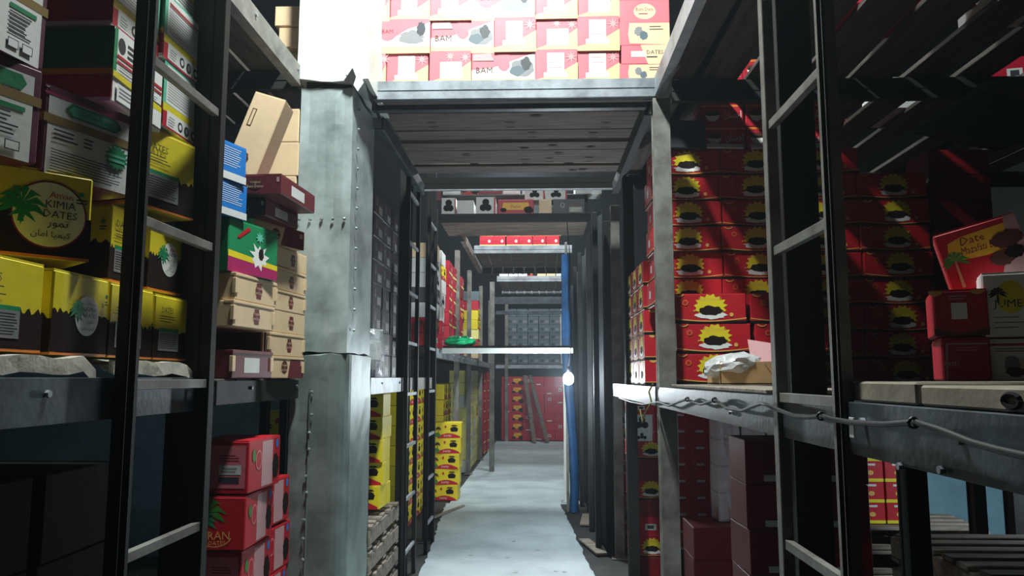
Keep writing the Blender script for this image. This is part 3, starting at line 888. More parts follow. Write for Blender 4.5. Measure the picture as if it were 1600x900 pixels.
# cable sagging along the right beam
pts = []
path = [(968, 622), (985, 628), (1005, 632), (1030, 628), (1045, 634), (1072, 624), (1095, 632), (1118, 625), (1135, 638), (1160, 642), (1190, 630), (1197, 632), (1215, 640), (1240, 650), (1262, 652), (1285, 650), (1300, 655), (1330, 660), (1380, 663), (1425, 660), (1432, 660), (1470, 672), (1520, 692), (1560, 703), (1600, 712), (1660, 720)]
for q in path: pts.append(PX(q[0], q[1], XR - .004 if q[0] not in (1045, 1197) else XR - .01))
fine = []
for a, b in zip(pts[:-1], pts[1:]):
    for k in range(3): fine.append(tuple(a[i] + (b[i] - a[i]) * k / 3 for i in range(3)))
fine.append(pts[-1])
mb = MB(); mb.tube(fine, .0055, 'cable', 8)
cb = tag(mb.build('power_cable', smooth=True), 'dark power cable sagging along the right shelf beam', 'cable')
for q in ((1075, 624), (1118, 625), (1285, 650), (1430, 660)):
    c = PX(*q, XR - .004)
    mb = MB(); mb.tube([(c[0] + .008 * cos(t) - .003, c[1] + .003 * sin(t * 2), c[2] + .008 * sin(t)) for t in [i * pi / 5 for i in range(11)]], .0032, 'cable', 6)
    mb.build('cable_tie', cb, smooth=True)
# strip of torn tape and yellow cord tied on the beam
def strip(px0, py0, px1, py1, wd, m, name, label, cat):
    a, b = PX(px0, py0, XR - .003), PX(px1, py1, XR - .001)
    mb = MB()
    mb.box(a[0], min(a[1], b[1]) - wd / 2, b[2], a[0] + .0025, max(a[1], b[1]) + wd / 2, a[2], m, .0006)
    return tag(mb.build(name), label, cat)
strip(1328, 652, 1334, 684, .014, 'paper', 'tape_scrap', 'torn white tape scrap stuck on the right shelf beam', 'tape')
mb = MB()
a = [PX(*q, XR - .006) for q in ((1020, 600), (1014, 612), (1018, 628), (1008, 645), (1004, 660), (1000, 640))]
mb.tube(a, .005, 'rope_yellow', 6)
tag(mb.build('cord', smooth=True), 'short yellowish cord tied at the grey right-hand post', 'cord')

# board on the right front shelf
mb = MB(); mb.box(.66, .7, 1.452, 1.05, 1.36, 1.487, 'board_grey', .004); 
mb2 = tag(mb.build('shelf_board'), 'nearer pale board lying on the right front shelf', 'board')
b = MB(); b.tube([(.658, 1.10 + .02 * cos(t), 1.468 + .009 * sin(t)) for t in [i * pi / 6 for i in range(13)]], .004, 'black', 5); b.build('torn_hole', mb2)
mb = MB(); mb.box(.66, 1.375, 1.452, 1.05, 1.66, 1.492, 'board_grey', .004)
tag(mb.build('shelf_board'), 'farther pale board on the right front shelf beside the ladder rail', 'board')
mb = MB(); mb.box(.67, 2.3, 1.452, .95, 3.9, 1.466, 'wood_pale', .003)
tag(mb.build('shelf_board'), 'thin pale board under the torn cardboard tray', 'board')

# ================================================================== DECKS OVER THE AISLE
d1 = thing('mezzanine_deck', 'plank deck over the aisle carrying the bright pink and yellow cartons', 'deck', (-.15, 4.2, 3.06))
beam_x(d1, -.95, .68, 4.17, 3.065, 3.172, 'steel_pale', lab='pale front beam')
beam_x(d1, -.95, .63, 4.25, 3.03, 3.062, 'steel_blue', lab='dark edge angle')
rnd = random.Random(2)
y = 4.30
while y < 5.72:
    wd = rnd.choice((.17, .2, .15, .19))
    M = Matrix.Rotation(rnd.uniform(-.012, .012), 4, 'Z')
    mb = MB(); mb.box(-.93, y, 3.10 + rnd.uniform(-.012, .012), .66, y + wd, 3.13, 'wood_grey', .004)
    for k in range(rnd.randint(1, 3)):
        kx, ky = rnd.uniform(-.7, .5), y + wd * rnd.uniform(.3, .7)
        mb.poly([(kx + cos(t) * .035, ky + sin(t) * .014, 3.0865) for t in [q * pi / 5 for q in range(10)]], 'knot')
    rel(mb, d1).build('plank', d1, recalc=False)
    y += wd + .022
for x in (-.5, .2): part(d1, 'joist', 'wood_dark', x, 4.3, 3.132, x + .06, 5.75, 3.17)
beam_y(d1, -.93, 4.5, 6.2, 3.0, 3.09, 'steel_blue', 1, 'side_beam', bolts=False)
beam_y(d1, .62, 4.3, 6.2, 3.0, 3.09, 'steel_black', -1, 'side_beam', bolts=False)
d2 = thing('cross_beam', 'black cross beam over the aisle behind the first deck', 'beam', (-.15, 6.25, 3.06))
beam_x(d2, -1.0, .66, 6.27, 3.065, 3.165, 'tar'); part(d2, 'edge_strip', 'steel_pale', -1.0, 6.262, 3.056, .66, 6.30, 3.064, c=0)

d3 = thing('mezzanine_deck', 'dark plank deck over the aisle below white berry cartons', 'deck', (-.15, 7.6, 3.06))
beam_x(d3, -1.02, .54, 7.6, 3.06, 3.145, 'tar')
for i in range(4): part(d3, 'plank', 'wood_grey', -1.0, 7.68 + i * .22, 3.09, .52, 7.68 + i * .22 + .2, 3.12)
beam_x(d3, -1.02, .54, 8.0, 3.345, 3.43, 'tar', lab='upper tier beam')
part(d3, 'shelf_plank', 'wood_dark', -1.0, 8.05, 3.43, .5, 8.4, 3.45)
for x in (-1.0, .5): part(d3, 'tier_post', 'steel_black', x, 8.0, 3.12, x + .04, 8.04, 3.43)
d4 = thing('mezzanine_deck', 'farther deck over the aisle below bright pink red cartons', 'deck', (-.15, 9.6, 3.06))
beam_x(d4, -.80, .44, 9.6, 3.065, 3.165, 'steel_pale')
for i in range(8): part(d4, 'plank', 'wood_grey', -.78 + i * .15, 9.7, 3.10, -.78 + i * .15 + .13, 11.0, 3.125)
beam_x(d4, -.80, .44, 11.02, 3.0, 3.09, 'steel_black', lab='rear black beam')
beam_y(d4, -.80, 8.4, 11.0, 3.0, 3.09, 'steel_grey', 1, 'side_beam', bolts=False)
d5 = thing('mezzanine_deck', 'small distant deck over the aisle carrying white and blue boxes', 'deck', (-.1, 12.5, 3.06))
beam_x(d5, -.66, .45, 12.45, 3.06, 3.15, 'steel_pale')
for i in range(8): part(d5, 'plank', 'wood_pale', -.64 + i * .136, 12.55, 3.09, -.64 + i * .136 + .12, 14.2, 3.115)
beam_x(d5, -.66, .45, 14.25, 3.05, 3.11, 'steel_pale', lab='rear pale beam')
d6 = thing('cross_beam', 'distant dark cross beam near the back of the aisle', 'beam', (-.1, 16.2, 3.1))
beam_x(d6, -.9, .6, 16.2, 3.05, 3.2, 'steel_blue')
part(d6, 'brace', 'steel_blue', -.9, 16.5, 2.85, .6, 16.55, 2.93)
part(d5, 'post', 'steel_grey', -.78, 12.5, .009, -.70, 12.58, 3.06); part(d5, 'post', 'steel_grey', .47, 12.5, .009, .53, 12.56, 3.06)
# mid-height white beam across the aisle
wb = thing('cross_beam', 'bright white beam across the aisle at eye height', 'beam', (-.3, 7.85, 1.75))
part(wb, 'beam', 'white_sheet', -.97, 7.8, 1.745, .36, 7.86, 1.80, c=.003)
part(wb, 'shelf_edge', 'wood_dark', -.97, 7.87, 1.80, .36, 7.98, 1.825, c=.002)

# right deck: planks running away, gaps between them
rd = thing('mezzanine_deck', 'dark plank deck with wide gaps above the right-hand rack', 'deck', (1.7, 3.0, 3.1))
beam_y(rd, .66, 1.9, 4.16, 3.06, 3.17, 'steel_pale', -1, bolts=False, lab='pale aisle-side beam')
beam_x(rd, .76, 4.2, 4.18, 3.04, 3.16, 'steel_black')
beam_x(rd, .72, 4.2, 6.2, 3.04, 3.16, 'steel_black')
beam_x(rd, .77, 4.2, 2.08, 3.06, 3.16, 'steel_black')
xs = .715; rnd = random.Random(9)
while xs < 4.0:
    wd = rnd.choice((.26, .2, .24)); gap = rnd.choice((.004, .018, .006)) if xs < 1.5 else rnd.choice((.05, .12, .14))
    mb = MB(); M = Matrix.Translation((xs, 1.2, 3.175)) @ Matrix.Rotation(rnd.uniform(-.02, .02), 4, 'Z')
    mb.box(0, 0, 0, wd, 5.2, .028, 'wood_dark', .003, M=M)
    rel(mb, rd).build('plank', rd)
    xs += wd + gap

# ================================================================== THE BLUE POST, POLE, BULB, TARPS
bp = thing('tarp_wrapped_post', 'post wrapped in shiny blue tarp on the right of the aisle', 'post', (.345, 8.8, 0))
mb = MB(); rings = []
rnd = random.Random(4)
mi = mb.mi('tarp_blue')
for k in range(25):
    z = .012 + k * .121; n = 12; i = len(mb.v)
    for q in range(n):
        t = 2 * pi * q / n; r = .05 * (1 + .16 * sin(3 * t + z * 2) + rnd.uniform(-.1, .1))
        mb.v.append((.335 + .07 * max(0, min(1, (1.7 - z) / 1.2)) + r * cos(t), 8.82 + r * sin(t), z))
    rings.append(i)
for A, B in zip(rings[:-1], rings[1:]):
    for q in range(12):
        mb.f.append((A + q, A + (q + 1) % 12, B + (q + 1) % 12, B + q)); mb.m.append(mi)
rel(mb, bp).build('tarp_wrap', bp, smooth=True)
part(bp, 'post', 'steel_grey', .32, 8.8, 0.012, .35, 8.84, 3.06)
pp = thing('steel_pole', 'slim pole whitened as lit by the bulb at the right of the far aisle', 'pole', (.34, 9.5, 0))
part(pp, 'pole', 'white_sheet', .315, 9.5, 0.009, .375, 9.56, 1.74); part(pp, 'base_plate', 'steel_pale', .28, 9.46, .009, .41, 9.6, .02)  # white colour stands in for the bulb's light on a silver post
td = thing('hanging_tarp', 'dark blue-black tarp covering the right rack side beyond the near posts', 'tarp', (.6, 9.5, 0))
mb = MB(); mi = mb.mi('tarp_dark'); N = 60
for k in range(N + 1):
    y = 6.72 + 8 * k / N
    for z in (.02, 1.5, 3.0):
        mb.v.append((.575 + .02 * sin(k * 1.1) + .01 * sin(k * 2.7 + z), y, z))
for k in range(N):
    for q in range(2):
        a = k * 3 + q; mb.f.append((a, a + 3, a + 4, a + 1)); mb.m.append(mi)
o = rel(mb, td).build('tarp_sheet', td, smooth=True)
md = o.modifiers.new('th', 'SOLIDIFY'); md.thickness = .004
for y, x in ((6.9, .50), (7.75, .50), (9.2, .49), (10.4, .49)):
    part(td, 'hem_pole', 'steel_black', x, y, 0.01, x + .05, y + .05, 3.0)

emis('bulb_glow', (235, 248, 255), 120.0)
bl = thing('light_bulb', 'glowing white bulb hanging beside the blue post', 'lamp', (.298, 7.5, 1.50))
mb = MB(); mb.tube([(0, 0, z) for z in (-.07, -.062, -.045, -.01, .022, .042, .05)], 1, 'bulb_glow', 16, rs=[.006, .028, .046, .052, .044, .026, .016]); mb.build('glass_bulb', bl, smooth=True)
mb = MB(); mb.tube([(0, 0, .052), (0, 0, .10)], .018, 'black', 12, rs=[.017, .014]); mb.build('lamp_holder', bl, smooth=True)
mb = MB(); mb.tube([(0, 0, .10), (.02, -.1, .24)] + [(.02 + .01 * sin(k), -.1 + .35 * k / 11, .24 + .1225 * k) for k in range(1, 12)], .004, 'black', 6); mb.build('cord', bl, smooth=True)
l = bpy.data.lights.new('bulb_light', 'POINT'); l.energy = 72; l.color = (.86, .95, 1.0); l.shadow_soft_size = .05
o = bpy.data.objects.new('bulb_light', l); C.objects.link(o); o.location = (.24, 7.38, 1.46)

# ================================================================== CARTONS: LEFT FRONT RACK
G = 'yellow date-print cartons on the left front shelf'
LY = 'yellow carton with dark date print'
carton('kimia', -1.19, 1.42, 1.55, .34, .25, .18, 'yellow carton at far left of the liner, only its corner label showing', G, rot=0.0)
aisle('kimia', 1.575, 1.785, 1.548, .18, .3, 'yellow carton with small round white palm label on the liner', G)
aisle('kimia_back', 1.795, 2.0, 1.548, .178, .3, 'yellow carton with grey table panel just behind the left ladder rail', G)
aisle('kimia_back', 2.01, 2.20, 1.548, .174, .3, 'yellow carton with grey table panel nearest the left post, bottom row', G)
carton('kimia_big', -1.202, 1.612, 1.755, .34, .24, .19, 'big yellow carton with round Kimia Dates palm emblem, far left middle', G, rot=radians(49))
aisle('kimia_back', 1.83, 1.99, 1.735, .19, .26, 'yellow carton tucked behind the big round-emblem carton', G, x=-1.05)
aisle('kimia', 2.0, 2.19, 1.735, .19, .3, 'shaded yellow carton with round label between ladder rungs', G, x=-1.04)
GP = 'purple-edged white cartons on the left front rack'
carton('purple2', -1.215, 1.48, 1.945, .23, .26, .205, 'purple-edged white carton with tape band at the left picture edge', GP, rot=pi / 2 - radians(20))
carton('purple', -1.16, 1.74, 1.942, .26, .27, .195, 'purple-edged white carton with green ribbon and green star stamp', GP, rot=pi / 2 - radians(17))
carton('kimia_back', -1.16, 2.08, 1.955, .25, .26, .22, 'yellow carton with date print above a ladder rung, behind green star carton', G, rot=pi / 2 - radians(12))
carton('purple2', -1.20, 1.475, 2.155, .2, .25, .20, 'shaded dark carton with white printed face at top left corner', GP, rot=pi / 2 - radians(8))
GG = 'green white and red printed cartons at top left'
aisle('gwr2', 1.76, 2.0, 2.165, .19, .36, 'white faced carton with round seal and red stripes, green dark end', GG, x=-1.03)
aisle('gwr', 2.01, 2.24, 2.19, .185, .34, 'white faced carton with three round icons between rail and post', GG, x=-1.03)
aisle('gwr', 1.76, 1.985, 2.36, .19, .34, 'white faced carton left of the rail, second row from the top', GG, x=-1.04)
aisle('gwr', 1.995, 2.24, 2.38, .19, .34, 'white faced carton between rail and post, second row from the top', GG, x=-1.03)
aisle('gwr', 1.80, 2.03, 2.555, .19, .3, 'white faced carton left of the rail, cut by the top edge', GG, x=-1.04)
aisle('gwr2', 2.04, 2.27, 2.575, .19, .3, 'white faced carton between rail and post, cut by the top edge', GG, x=-1.05)
# support rows standing behind them
for i, (z, n) in enumerate(((1.515, 2), (1.72, 2), (1.93, 2), (2.15, 2), (2.345, 2))[:0]):
    for k in range(n):
        carton('plain_red', -1.72, 1.3 + k * .5, z, .5, .46, .19, 'dark carton hidden in shade behind the front row on the left rack', 'shaded cartons behind the left front row', detail=False)
# lower bay, cartons coloured black for the dark down there
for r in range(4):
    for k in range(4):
        carton('shade_black', -1.42, .95 + k * .37, .385 + r * .22, .4, .34, .215, 'shade-blackened carton under the left front beam, %s row up, %s from the camera' % (ORD[r], ORD[k]), 'cartons in deep shade below the left beam', detail=False, rot=jit(.04))

# ================================================================== CREAM CARTONS (left rear rack)
GC = 'cream cartons stacked beside the clad pillar'
def cream(Y0, Y1, z, h, lab, kind='original', x=-1.19, rot=-.10, notch=True, dep=.32):
    o = aisle(kind, Y0, Y1, z, h, dep, lab, GC, x=x, rot=rot)
    if notch:      # folded tabs and the lid edge of the tray
        w_ = Y1 - Y0
        for u in (-1, 1):
            mb = MB(); mb.box(-.012 + u * (w_ / 2 - .008), -dep / 2 - .005, h * .25, .012 + u * (w_ / 2 - .008), -dep / 2 + .01, h * .8, 'cream', .001); mb.build('folded_tab', o)
        mb = MB(); mb.box(-w_ / 2 - .001, -dep / 2 - .003, h * .9, w_ / 2 + .001, -dep / 2 + .04, h * 1.005, KINDS[kind][0], .001); mb.build('lid_edge', o)
    return o
cream(3.03, 3.39, 1.497, .112, 'maroon open carton with white tag, bottom of left stack by pillar', 'maroon_tag')
mb = MB(); mb.box(-1.47, 3.36, 1.612, -1.20, 3.366, 1.70, 'brown', .001); mb.box(-1.47, 3.06, 1.612, -1.464, 3.355, 1.695, 'brown', .001); mb.box(-1.46, 3.055, 1.612, -1.30, 3.061, 1.69, 'tan', .001)
mb.box(-1.215, 3.34, 1.612, -1.205, 3.355, 1.70, 'tan', .001)
tag(mb.build('carton_flap'), 'raised brown flaps standing on the maroon open carton', 'flap')
cream(3.02, 3.39, 1.703, .105, 'cream carton with brown oval logo, second up in left stack')
cream(3.03, 3.41, 1.812, .108, 'cream carton with brown oval logo, third up, under the green carton')
carton('greenmag', -1.35, 3.2, 1.925, .36, .32, .215, 'green and magenta carton with dates picture on cream cartons', None, rot=pi / 2 - .22)
carton('blue', -1.37, 3.02, 2.143, .20, .30, .14, 'blue carton with white text lines, lower of two', None, rot=pi / 2 - .25)
carton('blue', -1.37, 3.00, 2.286, .20, .30, .15, 'blue carton with white text lines, upper of two', None, rot=pi / 2 - .3)
cream(3.46, 3.84, 1.497, .10, 'half maroon cream carton at the bottom of right stack by pillar', 'original_half')
cream(3.45, 3.84, 1.60, .105, 'cream carton second up in stack touching the pillar')
cream(3.48, 3.85, 1.708, .10, 'cream carton third up in stack touching the pillar', notch=False)
cream(3.46, 3.84, 1.811, .095, 'cream carton fourth up in stack touching the pillar')
cream(3.46, 3.84, 1.909, .105, 'cream carton fifth up in stack touching the pillar')
cream(3.47, 3.85, 2.017, .097, 'cream carton sixth up in stack touching the pillar', notch=False)
carton('original_half', -1.345, 3.56, 2.117, .36, .3, .09, 'brown and cream carton seventh up, slightly turned', GC, rot=pi / 2 - .35)
carton('maroon', -1.27, 3.46, 2.21, .19, .34, .075, 'maroon carton with tan edge lying under the jutting maroon carton', GC, rot=-.12)
carton('maroon', -1.19, 3.42, 2.289, .20, .42, .085, 'maroon and cream carton jutting out highest beside the pillar', GC, rot=-.06)
carton('maroon', -1.52, 3.5, 2.21, .2, .3, .1, 'maroon carton with torn lid behind the blue cartons', GC, rot=.2)
carton('plain_cream', -1.42, 4.1, 1.50, .26, .3, .715, 'tall cream carton standing behind the left stacks', GC)
for i, (x, k, lb_) in enumerate([(-1.42, 'original', 'cream carton behind the jutting carton, lowest of four'), (-1.41, 'plain_cream', 'cream carton behind the leaning carton, second up of four'),
                          (-1.40, 'plain_cream', 'cream carton behind the leaning carton, third up of four'), (-1.405, 'plain_cream', 'cream carton behind the leaning carton, topmost of four')]):
    carton(k, x, 4.1, 2.222 + (0, .155, .345, .53)[i], .26, .3, (.152, .187, .182, .182)[i], lb_, GC)
carton('bluew', -1.31, 3.86, 2.222, .07, .1, .12, 'small blue and white box wedged beside the pillar')
carton('tallcream', -1.40, 3.46, 2.335, .155, .13, .50, 'tall cream carton leaning against the stack left of the pillar', GC, tilt=(-.10, .30))
# above deck
for i, r in enumerate([(440, 55, 474, 78), (436, 22, 474, 52), (430, -10, 474, 20)]):
    front('plain_cream', *r, 4.05, .3, ['lowest', 'middle', 'topmost'][i] + ' cream box above the deck beside the white pillar sheet', 'cream boxes above the left deck', z=3.202 + i * .125)

# ================================================================== RED CARTONS ON THE FLOOR (left)
GR = 'red palm-print cartons stacked on a pallet left of the pillar'
for i, (kd, z, x, y, lb_) in enumerate([
        ('iran', .145, -1.33, 3.40, 'red carton with palm leaf at the bottom, cut by the picture edge'),
        ('iran', .36, -1.30, 3.42, 'red carton second up in the near column of the floor stack'),
        ('iran_table', .575, -1.335, 3.38, 'red carton with white code label, under the palm leaf carton'),
        ('iran', .80, -1.325, 3.36, 'red carton with green palm leaf and gold Iran lettering'),
        ('iran_table', 1.025, -1.31, 3.37, 'topmost red carton with pink text panel, left of pillar')]):
    carton(kd, x, y, z, .25, .34, .212, lb_, GR, rot=jit(.05))
for i, (z, y, lb_) in enumerate([(.145, 3.78, 'red carton at the bottom of the farther column'), (.36, 3.76, 'red carton second up in the farther column'), (.575, 3.79, 'red carton third up in the farther column'), (.80, 3.76, 'red carton topmost in the farther column')]):
    carton('iran', -1.38, y, z, .24, .34, .212, lb_, GR, rot=jit(.05))
def pallet(x0, y0, z0, x1, y1, label, m='wood_pale', along='x', group='wooden pallets', h=.14, n=None):
    r = thing('wooden_pallet', label, 'pallet', ((x0 + x1) / 2, (y0 + y1) / 2, z0), group)
    if along == 'x':
        n = n or int((y1 - y0) / .13)
        for i in range(n): 
            a = y0 + (y1 - y0) * i / n
            part(r, 'slat', m, x0 + jit(.01), a, z0 + h - .022, x1 + jit(.01), a + .085, z0 + h)
        for i in range(3): 
            a = x0 + (x1 - x0 - .08) * i / 2
            part(r, 'bearer', m, a, y0, z0 + .022, a + .08, y1, z0 + h - .024)
        for i in (0, 1, 2):
            a = y0 + (y1 - y0 - .09) * i / 2
            part(r, 'bottom_slat', m, x0, a, z0, x1, a + .09, z0 + .02)
    return r
pallet(-1.75, 3.2, 0, -1.12, 3.94, 'wooden pallet under the red palm-print cartons')
# dark stack behind, left, with yellow box
pallet(-2.2, 5.0, 0, -1.57, 6.1, 'grey pallet glimpsed left of the pillar, lowest', 'wood_pale')
pallet(-2.2, 5.0, .145, -1.57, 6.1, 'grey pallet glimpsed left of the pillar, second up', 'wood_pale')
pallet(-2.2, 5.0, .29, -1.57, 6.1, 'grey pallet glimpsed left of the pillar, third up', 'wood_pale')
pallet(-2.2, 5.0, .435, -1.57, 6.1, 'grey pallet glimpsed left of the pillar, topmost', 'wood_pale')
for r in range(3):
    for k in (1,):
        carton('basket', -2.06 + .31 * k, 5.45, .58 + r * .23, .3, .4, .225, 'yellow red carton in shade left of the pillar, ' + ORD[r] + ' row up', 'shaded yellow cartons left of pillar')
carton('basket', -1.68, 5.32, 1.272, .12, .2, .10, 'small bright yellow box on shaded cartons left of the pillar')
for r in range(1):
    pass

# ================================================================== BAY BEHIND PILLAR
GB = 'yellow basket-print cartons in the bay behind the pillar'
for r in range(5):
    for k in range(2):
        z = .64 + r * .15
        carton('basket', -1.16 - .26 * k + .0, 5.3 + .02 * (r % 2), z, .25, .3, .148, 'yellow carton with red arc, %s row up, %s column behind the pillar' % (ORD[r], 'aisle' if k == 0 else 'inner'), GB, rot=jit(.05))
for i in range(4):
    pallet(-1.55, 4.75, .155 * i, -1.02, 5.75, 'grey wooden pallet behind the pillar, %s from the floor' % ORD[i], 'wood_pale')
# black cartons above the shelf
GK = 'dark grey cartons behind the pillar'
for r in range(8):
    for k in range(3):
        carton('greyw', -1.18, 4.98 + k * .29, 1.50 + r * .152, .28, .26, .15, 'dark grey carton with white table, %s row up, %s from the pillar' % (ORD[r], ORD[k]), GK, rot=pi / 2 + jit(.05))
# plastic wrapped bundle on the shelf
wr = thing('wrapped_bundle', 'plastic wrapped bundle of small boxes on the shelf by the pillar', 'bundle', (-1.06, 4.72, 1.5))
for i, (x, z, m, hh) in enumerate(((-.05, 0, 'paper', .13), (.04, 0, 'slate', .1), (-.05, .135, 'orange', .12), (.04, .105, 'paper', .12))):
    mb = MB(); mb.box(x - .04, -.08, z, x + .04, .08, z + hh, m, .003); mb.build('small_box', wr)
bm = bmesh.new(); bmesh.ops.create_icosphere(bm, subdivisions=3, radius=1)
rnd = random.Random(3)
for v in bm.verts:
    q = v.co.copy(); k = 1 + .06 * rnd.uniform(-1, 1)
    v.co = Vector((max(-1, min(1, q.x * 1.5)) * .1 * k, max(-1, min(1, q.y * 1.5)) * .1 * k, .15 + max(-.97, min(1, q.z * 1.35)) * .15 * (k if q.z > -.5 else 1)))
me = bpy.data.meshes.new('film'); bm.to_mesh(me); bm.free(); me.materials.append(MATS['cling_film'])
link('plastic_wrap', me, wr)

# ================================================================== BRIGHT CARTONS ON FIRST DECK
GBm = 'pink and yellow date cartons on the deck over the aisle'
LO = {'bam_long': 'long face with dates picture', 'bam_short': 'short face with white blocks', 'bam_short2': 'short face with white panel', 'bam_ring': 'long face with round emblem'}
rows = [
    (125.5, 72, [(560, 603, 'bam_short'), (604, 669, 'bam_short'), (671, 736, 'bam_short2'), (737, 836, 'bam_long'), (837, 902, 'bam_short'), (903, 967, 'bam_short')]),
    (72, 19, [(575, 672, 'bam_ring'), (673, 772, 'bam_long'), (773, 837, 'bam_short'), (838, 902, 'bam_short2'), (903, 967, 'bam_short')]),
    (19, -35, [(545, 609, 'bam_short'), (610, 672, 'bam_short'), (673, 736, 'bam_short'), (737, 836, 'bam_ring'), (837, 902, 'bam_short'), (903, 967, 'bam_short2')])]
for r, (pb, pt, cells) in enumerate(rows):
    for i, (a, b, kd) in enumerate(cells):
        if i == 0 and r != 1: x = -.93
        front(kd, max(a, 585), pt, b, pb, 4.26 + (.012 if i % 2 else 0), .34, 'pink yellow carton, %s, %s row up, %s from the pillar' % (LO[kd], ORD[r], ORD[i]), GBm, z=3.178 + .1975 * r)
for i, (kd, t, bb, lb_) in enumerate([('mix_white', 95, 125, 'pink cream carton at the right end of the bright deck row, lowest'), ('mix_band', 64, 94, 'pink carton with printed band, second up at the right end'),
                                   ('mix_white', 25, 62, 'cream carton with two grey dates, third up at right end'), ('mix_red', -12, 24, 'red carton with cream oval, fourth up at the right end')]):
    z0 = 3.178 + (0, .112, .224, .360)[i]
    front(kd, 968 + (3 if i == 1 else 0), t, 1046, bb, 4.26, .3, lb_, 'mixed cartons at the right end of the first deck', z=z0)

# ================================================================== CARTONS ON DECK 3
G3 = 'boxes on the dark deck over the aisle'
for a, b, t, kd, lb_ in [(690, 712, 312, 'berries', 'white carton with black berries at left end of the dark deck'), (714, 740, 316, 'plain_white', 'plain white carton on the dark deck, second from left'), (744, 774, 311, 'berries', 'white carton with black berries in the middle of the dark deck'),
                         (778, 834, 315, 'redyel', 'red and yellow carton on the dark deck'), (842, 862, 315, 'plain_cream', 'small tan carton on the dark deck'), (864, 914, 315, 'greyw', 'dark grey carton at the right of the dark deck')]:
    front(kd, a, t, b, 338, 7.66, .3, lb_, G3, z=3.147, detail=True)
for a, b, lb_ in ((820, 851, 'white carton with black berries, left of the raised pair'), (852, 886, 'white carton with black berries, right of the raised pair')):
    front('berries', a, 297, b, 316, 7.70, .25, lb_, G3, z=3.305, detail=True)
for i, (a, b, kd) in enumerate([(668, 690, 'plain_red'), (692, 720, 'plain_white'), (722, 746, 'redyel'), (748, 784, 'plain_red'), (786, 812, 'bluew'), (816, 850, 'berries'), (898, 940, 'plain_white')]):
    front(kd, a, 262, b, 285, 8.06, .25, 'box glimpsed between deck and black beam, %s from the left' % ORD[i], 'boxes glimpsed between first deck and black beam', z=3.452)
# deck 4 and 5
for r in range(2):
    for i in range(6):
        x = -.66 + i * .172 + .03 * r
        carton('red_far', x, 9.82 + .03 * r, 3.168 + r * .14, .165, .25, .137, 'pink red carton on the farther deck, %s from left, %s row' % (ORD[i], ('lower', 'upper')[r]), 'cartons on the farther deck', rot=jit(.06), detail=False)
for i in range(7):
    kd = ['plain_white', 'bluew', 'bluew', 'redyel', 'plain_cream', 'plain_cream', 'plain_white'][i]
    carton(kd, -.55 + i * .155, 12.65, 3.152, .145, .25, .13, 'small box on the distant deck, %s from the left' % ORD[i], 'boxes on the distant deck', rot=jit(.05), detail=False)

# ================================================================== STARBURST WALL (right rack)
GS = 'red starburst cartons in the right rack'
pitch = .1565
for r in range(9):
    for k in range(4):
        if r < 3 and k < 2: continue
        if r == 8 and k == 3: continue
        w_ = .40
        x = .885 + .405 * k + (.0 if r % 2 else .012) 
        carton('burst', x, 4.66 + jit(.012), 1.452 + r * pitch, w_, .28, .152, 'red carton with yellow starburst, %s row up, %s from the grey post' % (ORD[r], ORD[k]), GS, rot=jit(.015))
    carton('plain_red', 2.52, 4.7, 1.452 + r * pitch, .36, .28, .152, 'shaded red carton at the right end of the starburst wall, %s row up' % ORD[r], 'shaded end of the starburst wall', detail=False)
for r, (a, b, lb_) in enumerate([(1012, 1170, 'bottom'), (1058, 1195, 'second'), (1052, 1160, 'third')]):
    z = 1.468 + r * .165
    x0 = P(a, 500, 4.4)[0]; 
    carton('burst', .92 + (.04, .05, .03)[r], 4.36, z, .40, .24, .16, 'nearer red starburst carton, %s of the bright stack beside the grey post' % lb_, GS, rot=-.06)
    carton('burst', 1.36 + (.0, .03, .01)[r], 4.38, z, .40, .24, .16, 'nearer red starburst carton, %s row, behind the cardboard tray' % lb_, GS, rot=.02)
# their aisle side, farther columns
for c in range(3):
    for r in range(5):
        carton('burst', .80, 4.98 + c * .3, 1.455 + r * .157, .27, .26, .153, 'red carton seen end-on beside the grey post, %s row up, %s back' % (ORD[r], ORD[c]), 'end-on red cartons beyond the grey post', rot=-pi / 2, detail=False)
for r in range(4):
    for k in range(3):
        if k == 2 and r > 2: continue
        z = 2.862 + r * .142
        carton('hsan', 1.13 + k * .262 + jit(.006), 4.66, z, .25, .25, .138, 'crimson carton with white bowl and script, %s row, %s from left' % (ORD[r], ORD[k]), 'crimson bowl-print cartons above the starbursts', rot=jit(.03))
for k in range(3):      # torn white edge of the tray they stand in
    mb = MB(); mb.box(-.11, -.015, 0, .11, .0, .03, 'paper', .003); o = mb.build('carton_flap')
    o.location = (1.13 + k * .262, 4.52, 2.862); o.rotation_euler = (-.3, jit(.08), jit(.08))
    tag(o, 'torn white flap below crimson bowl cartons, %s from the left' % ORD[k], 'flap', 'torn white flaps under the bowl cartons')
carton('plain_dark', .88, 4.62, 2.862, .24, .25, .17, 'dark wrapped carton left of the crimson bowl cartons', rot=.1)
# above right deck
for i, (x, y, kd) in enumerate([(1.5, 3.6, 'redyel'), (1.85, 3.6, 'tagmid'), (2.2, 3.5, 'berries'), (2.55, 3.4, 'yr'), (1.7, 2.8, 'basket'), (2.1, 2.7, 'berries'), (2.4, 5.0, 'berries'), (1.9, 5.2, 'redyel'), (1.5, 5.3, 'tagmid'), (2.9, 4.7, 'tagmid'), (1.2, 5.3, 'berries'), (1.1, 3.5, 'redyel')]):
    carton(kd, x, y, 3.205, .3, .4, .2, 'box on the right deck glimpsed between planks, %s from the left beam' % ORD[i], 'boxes above the right deck', rot=jit(.3))

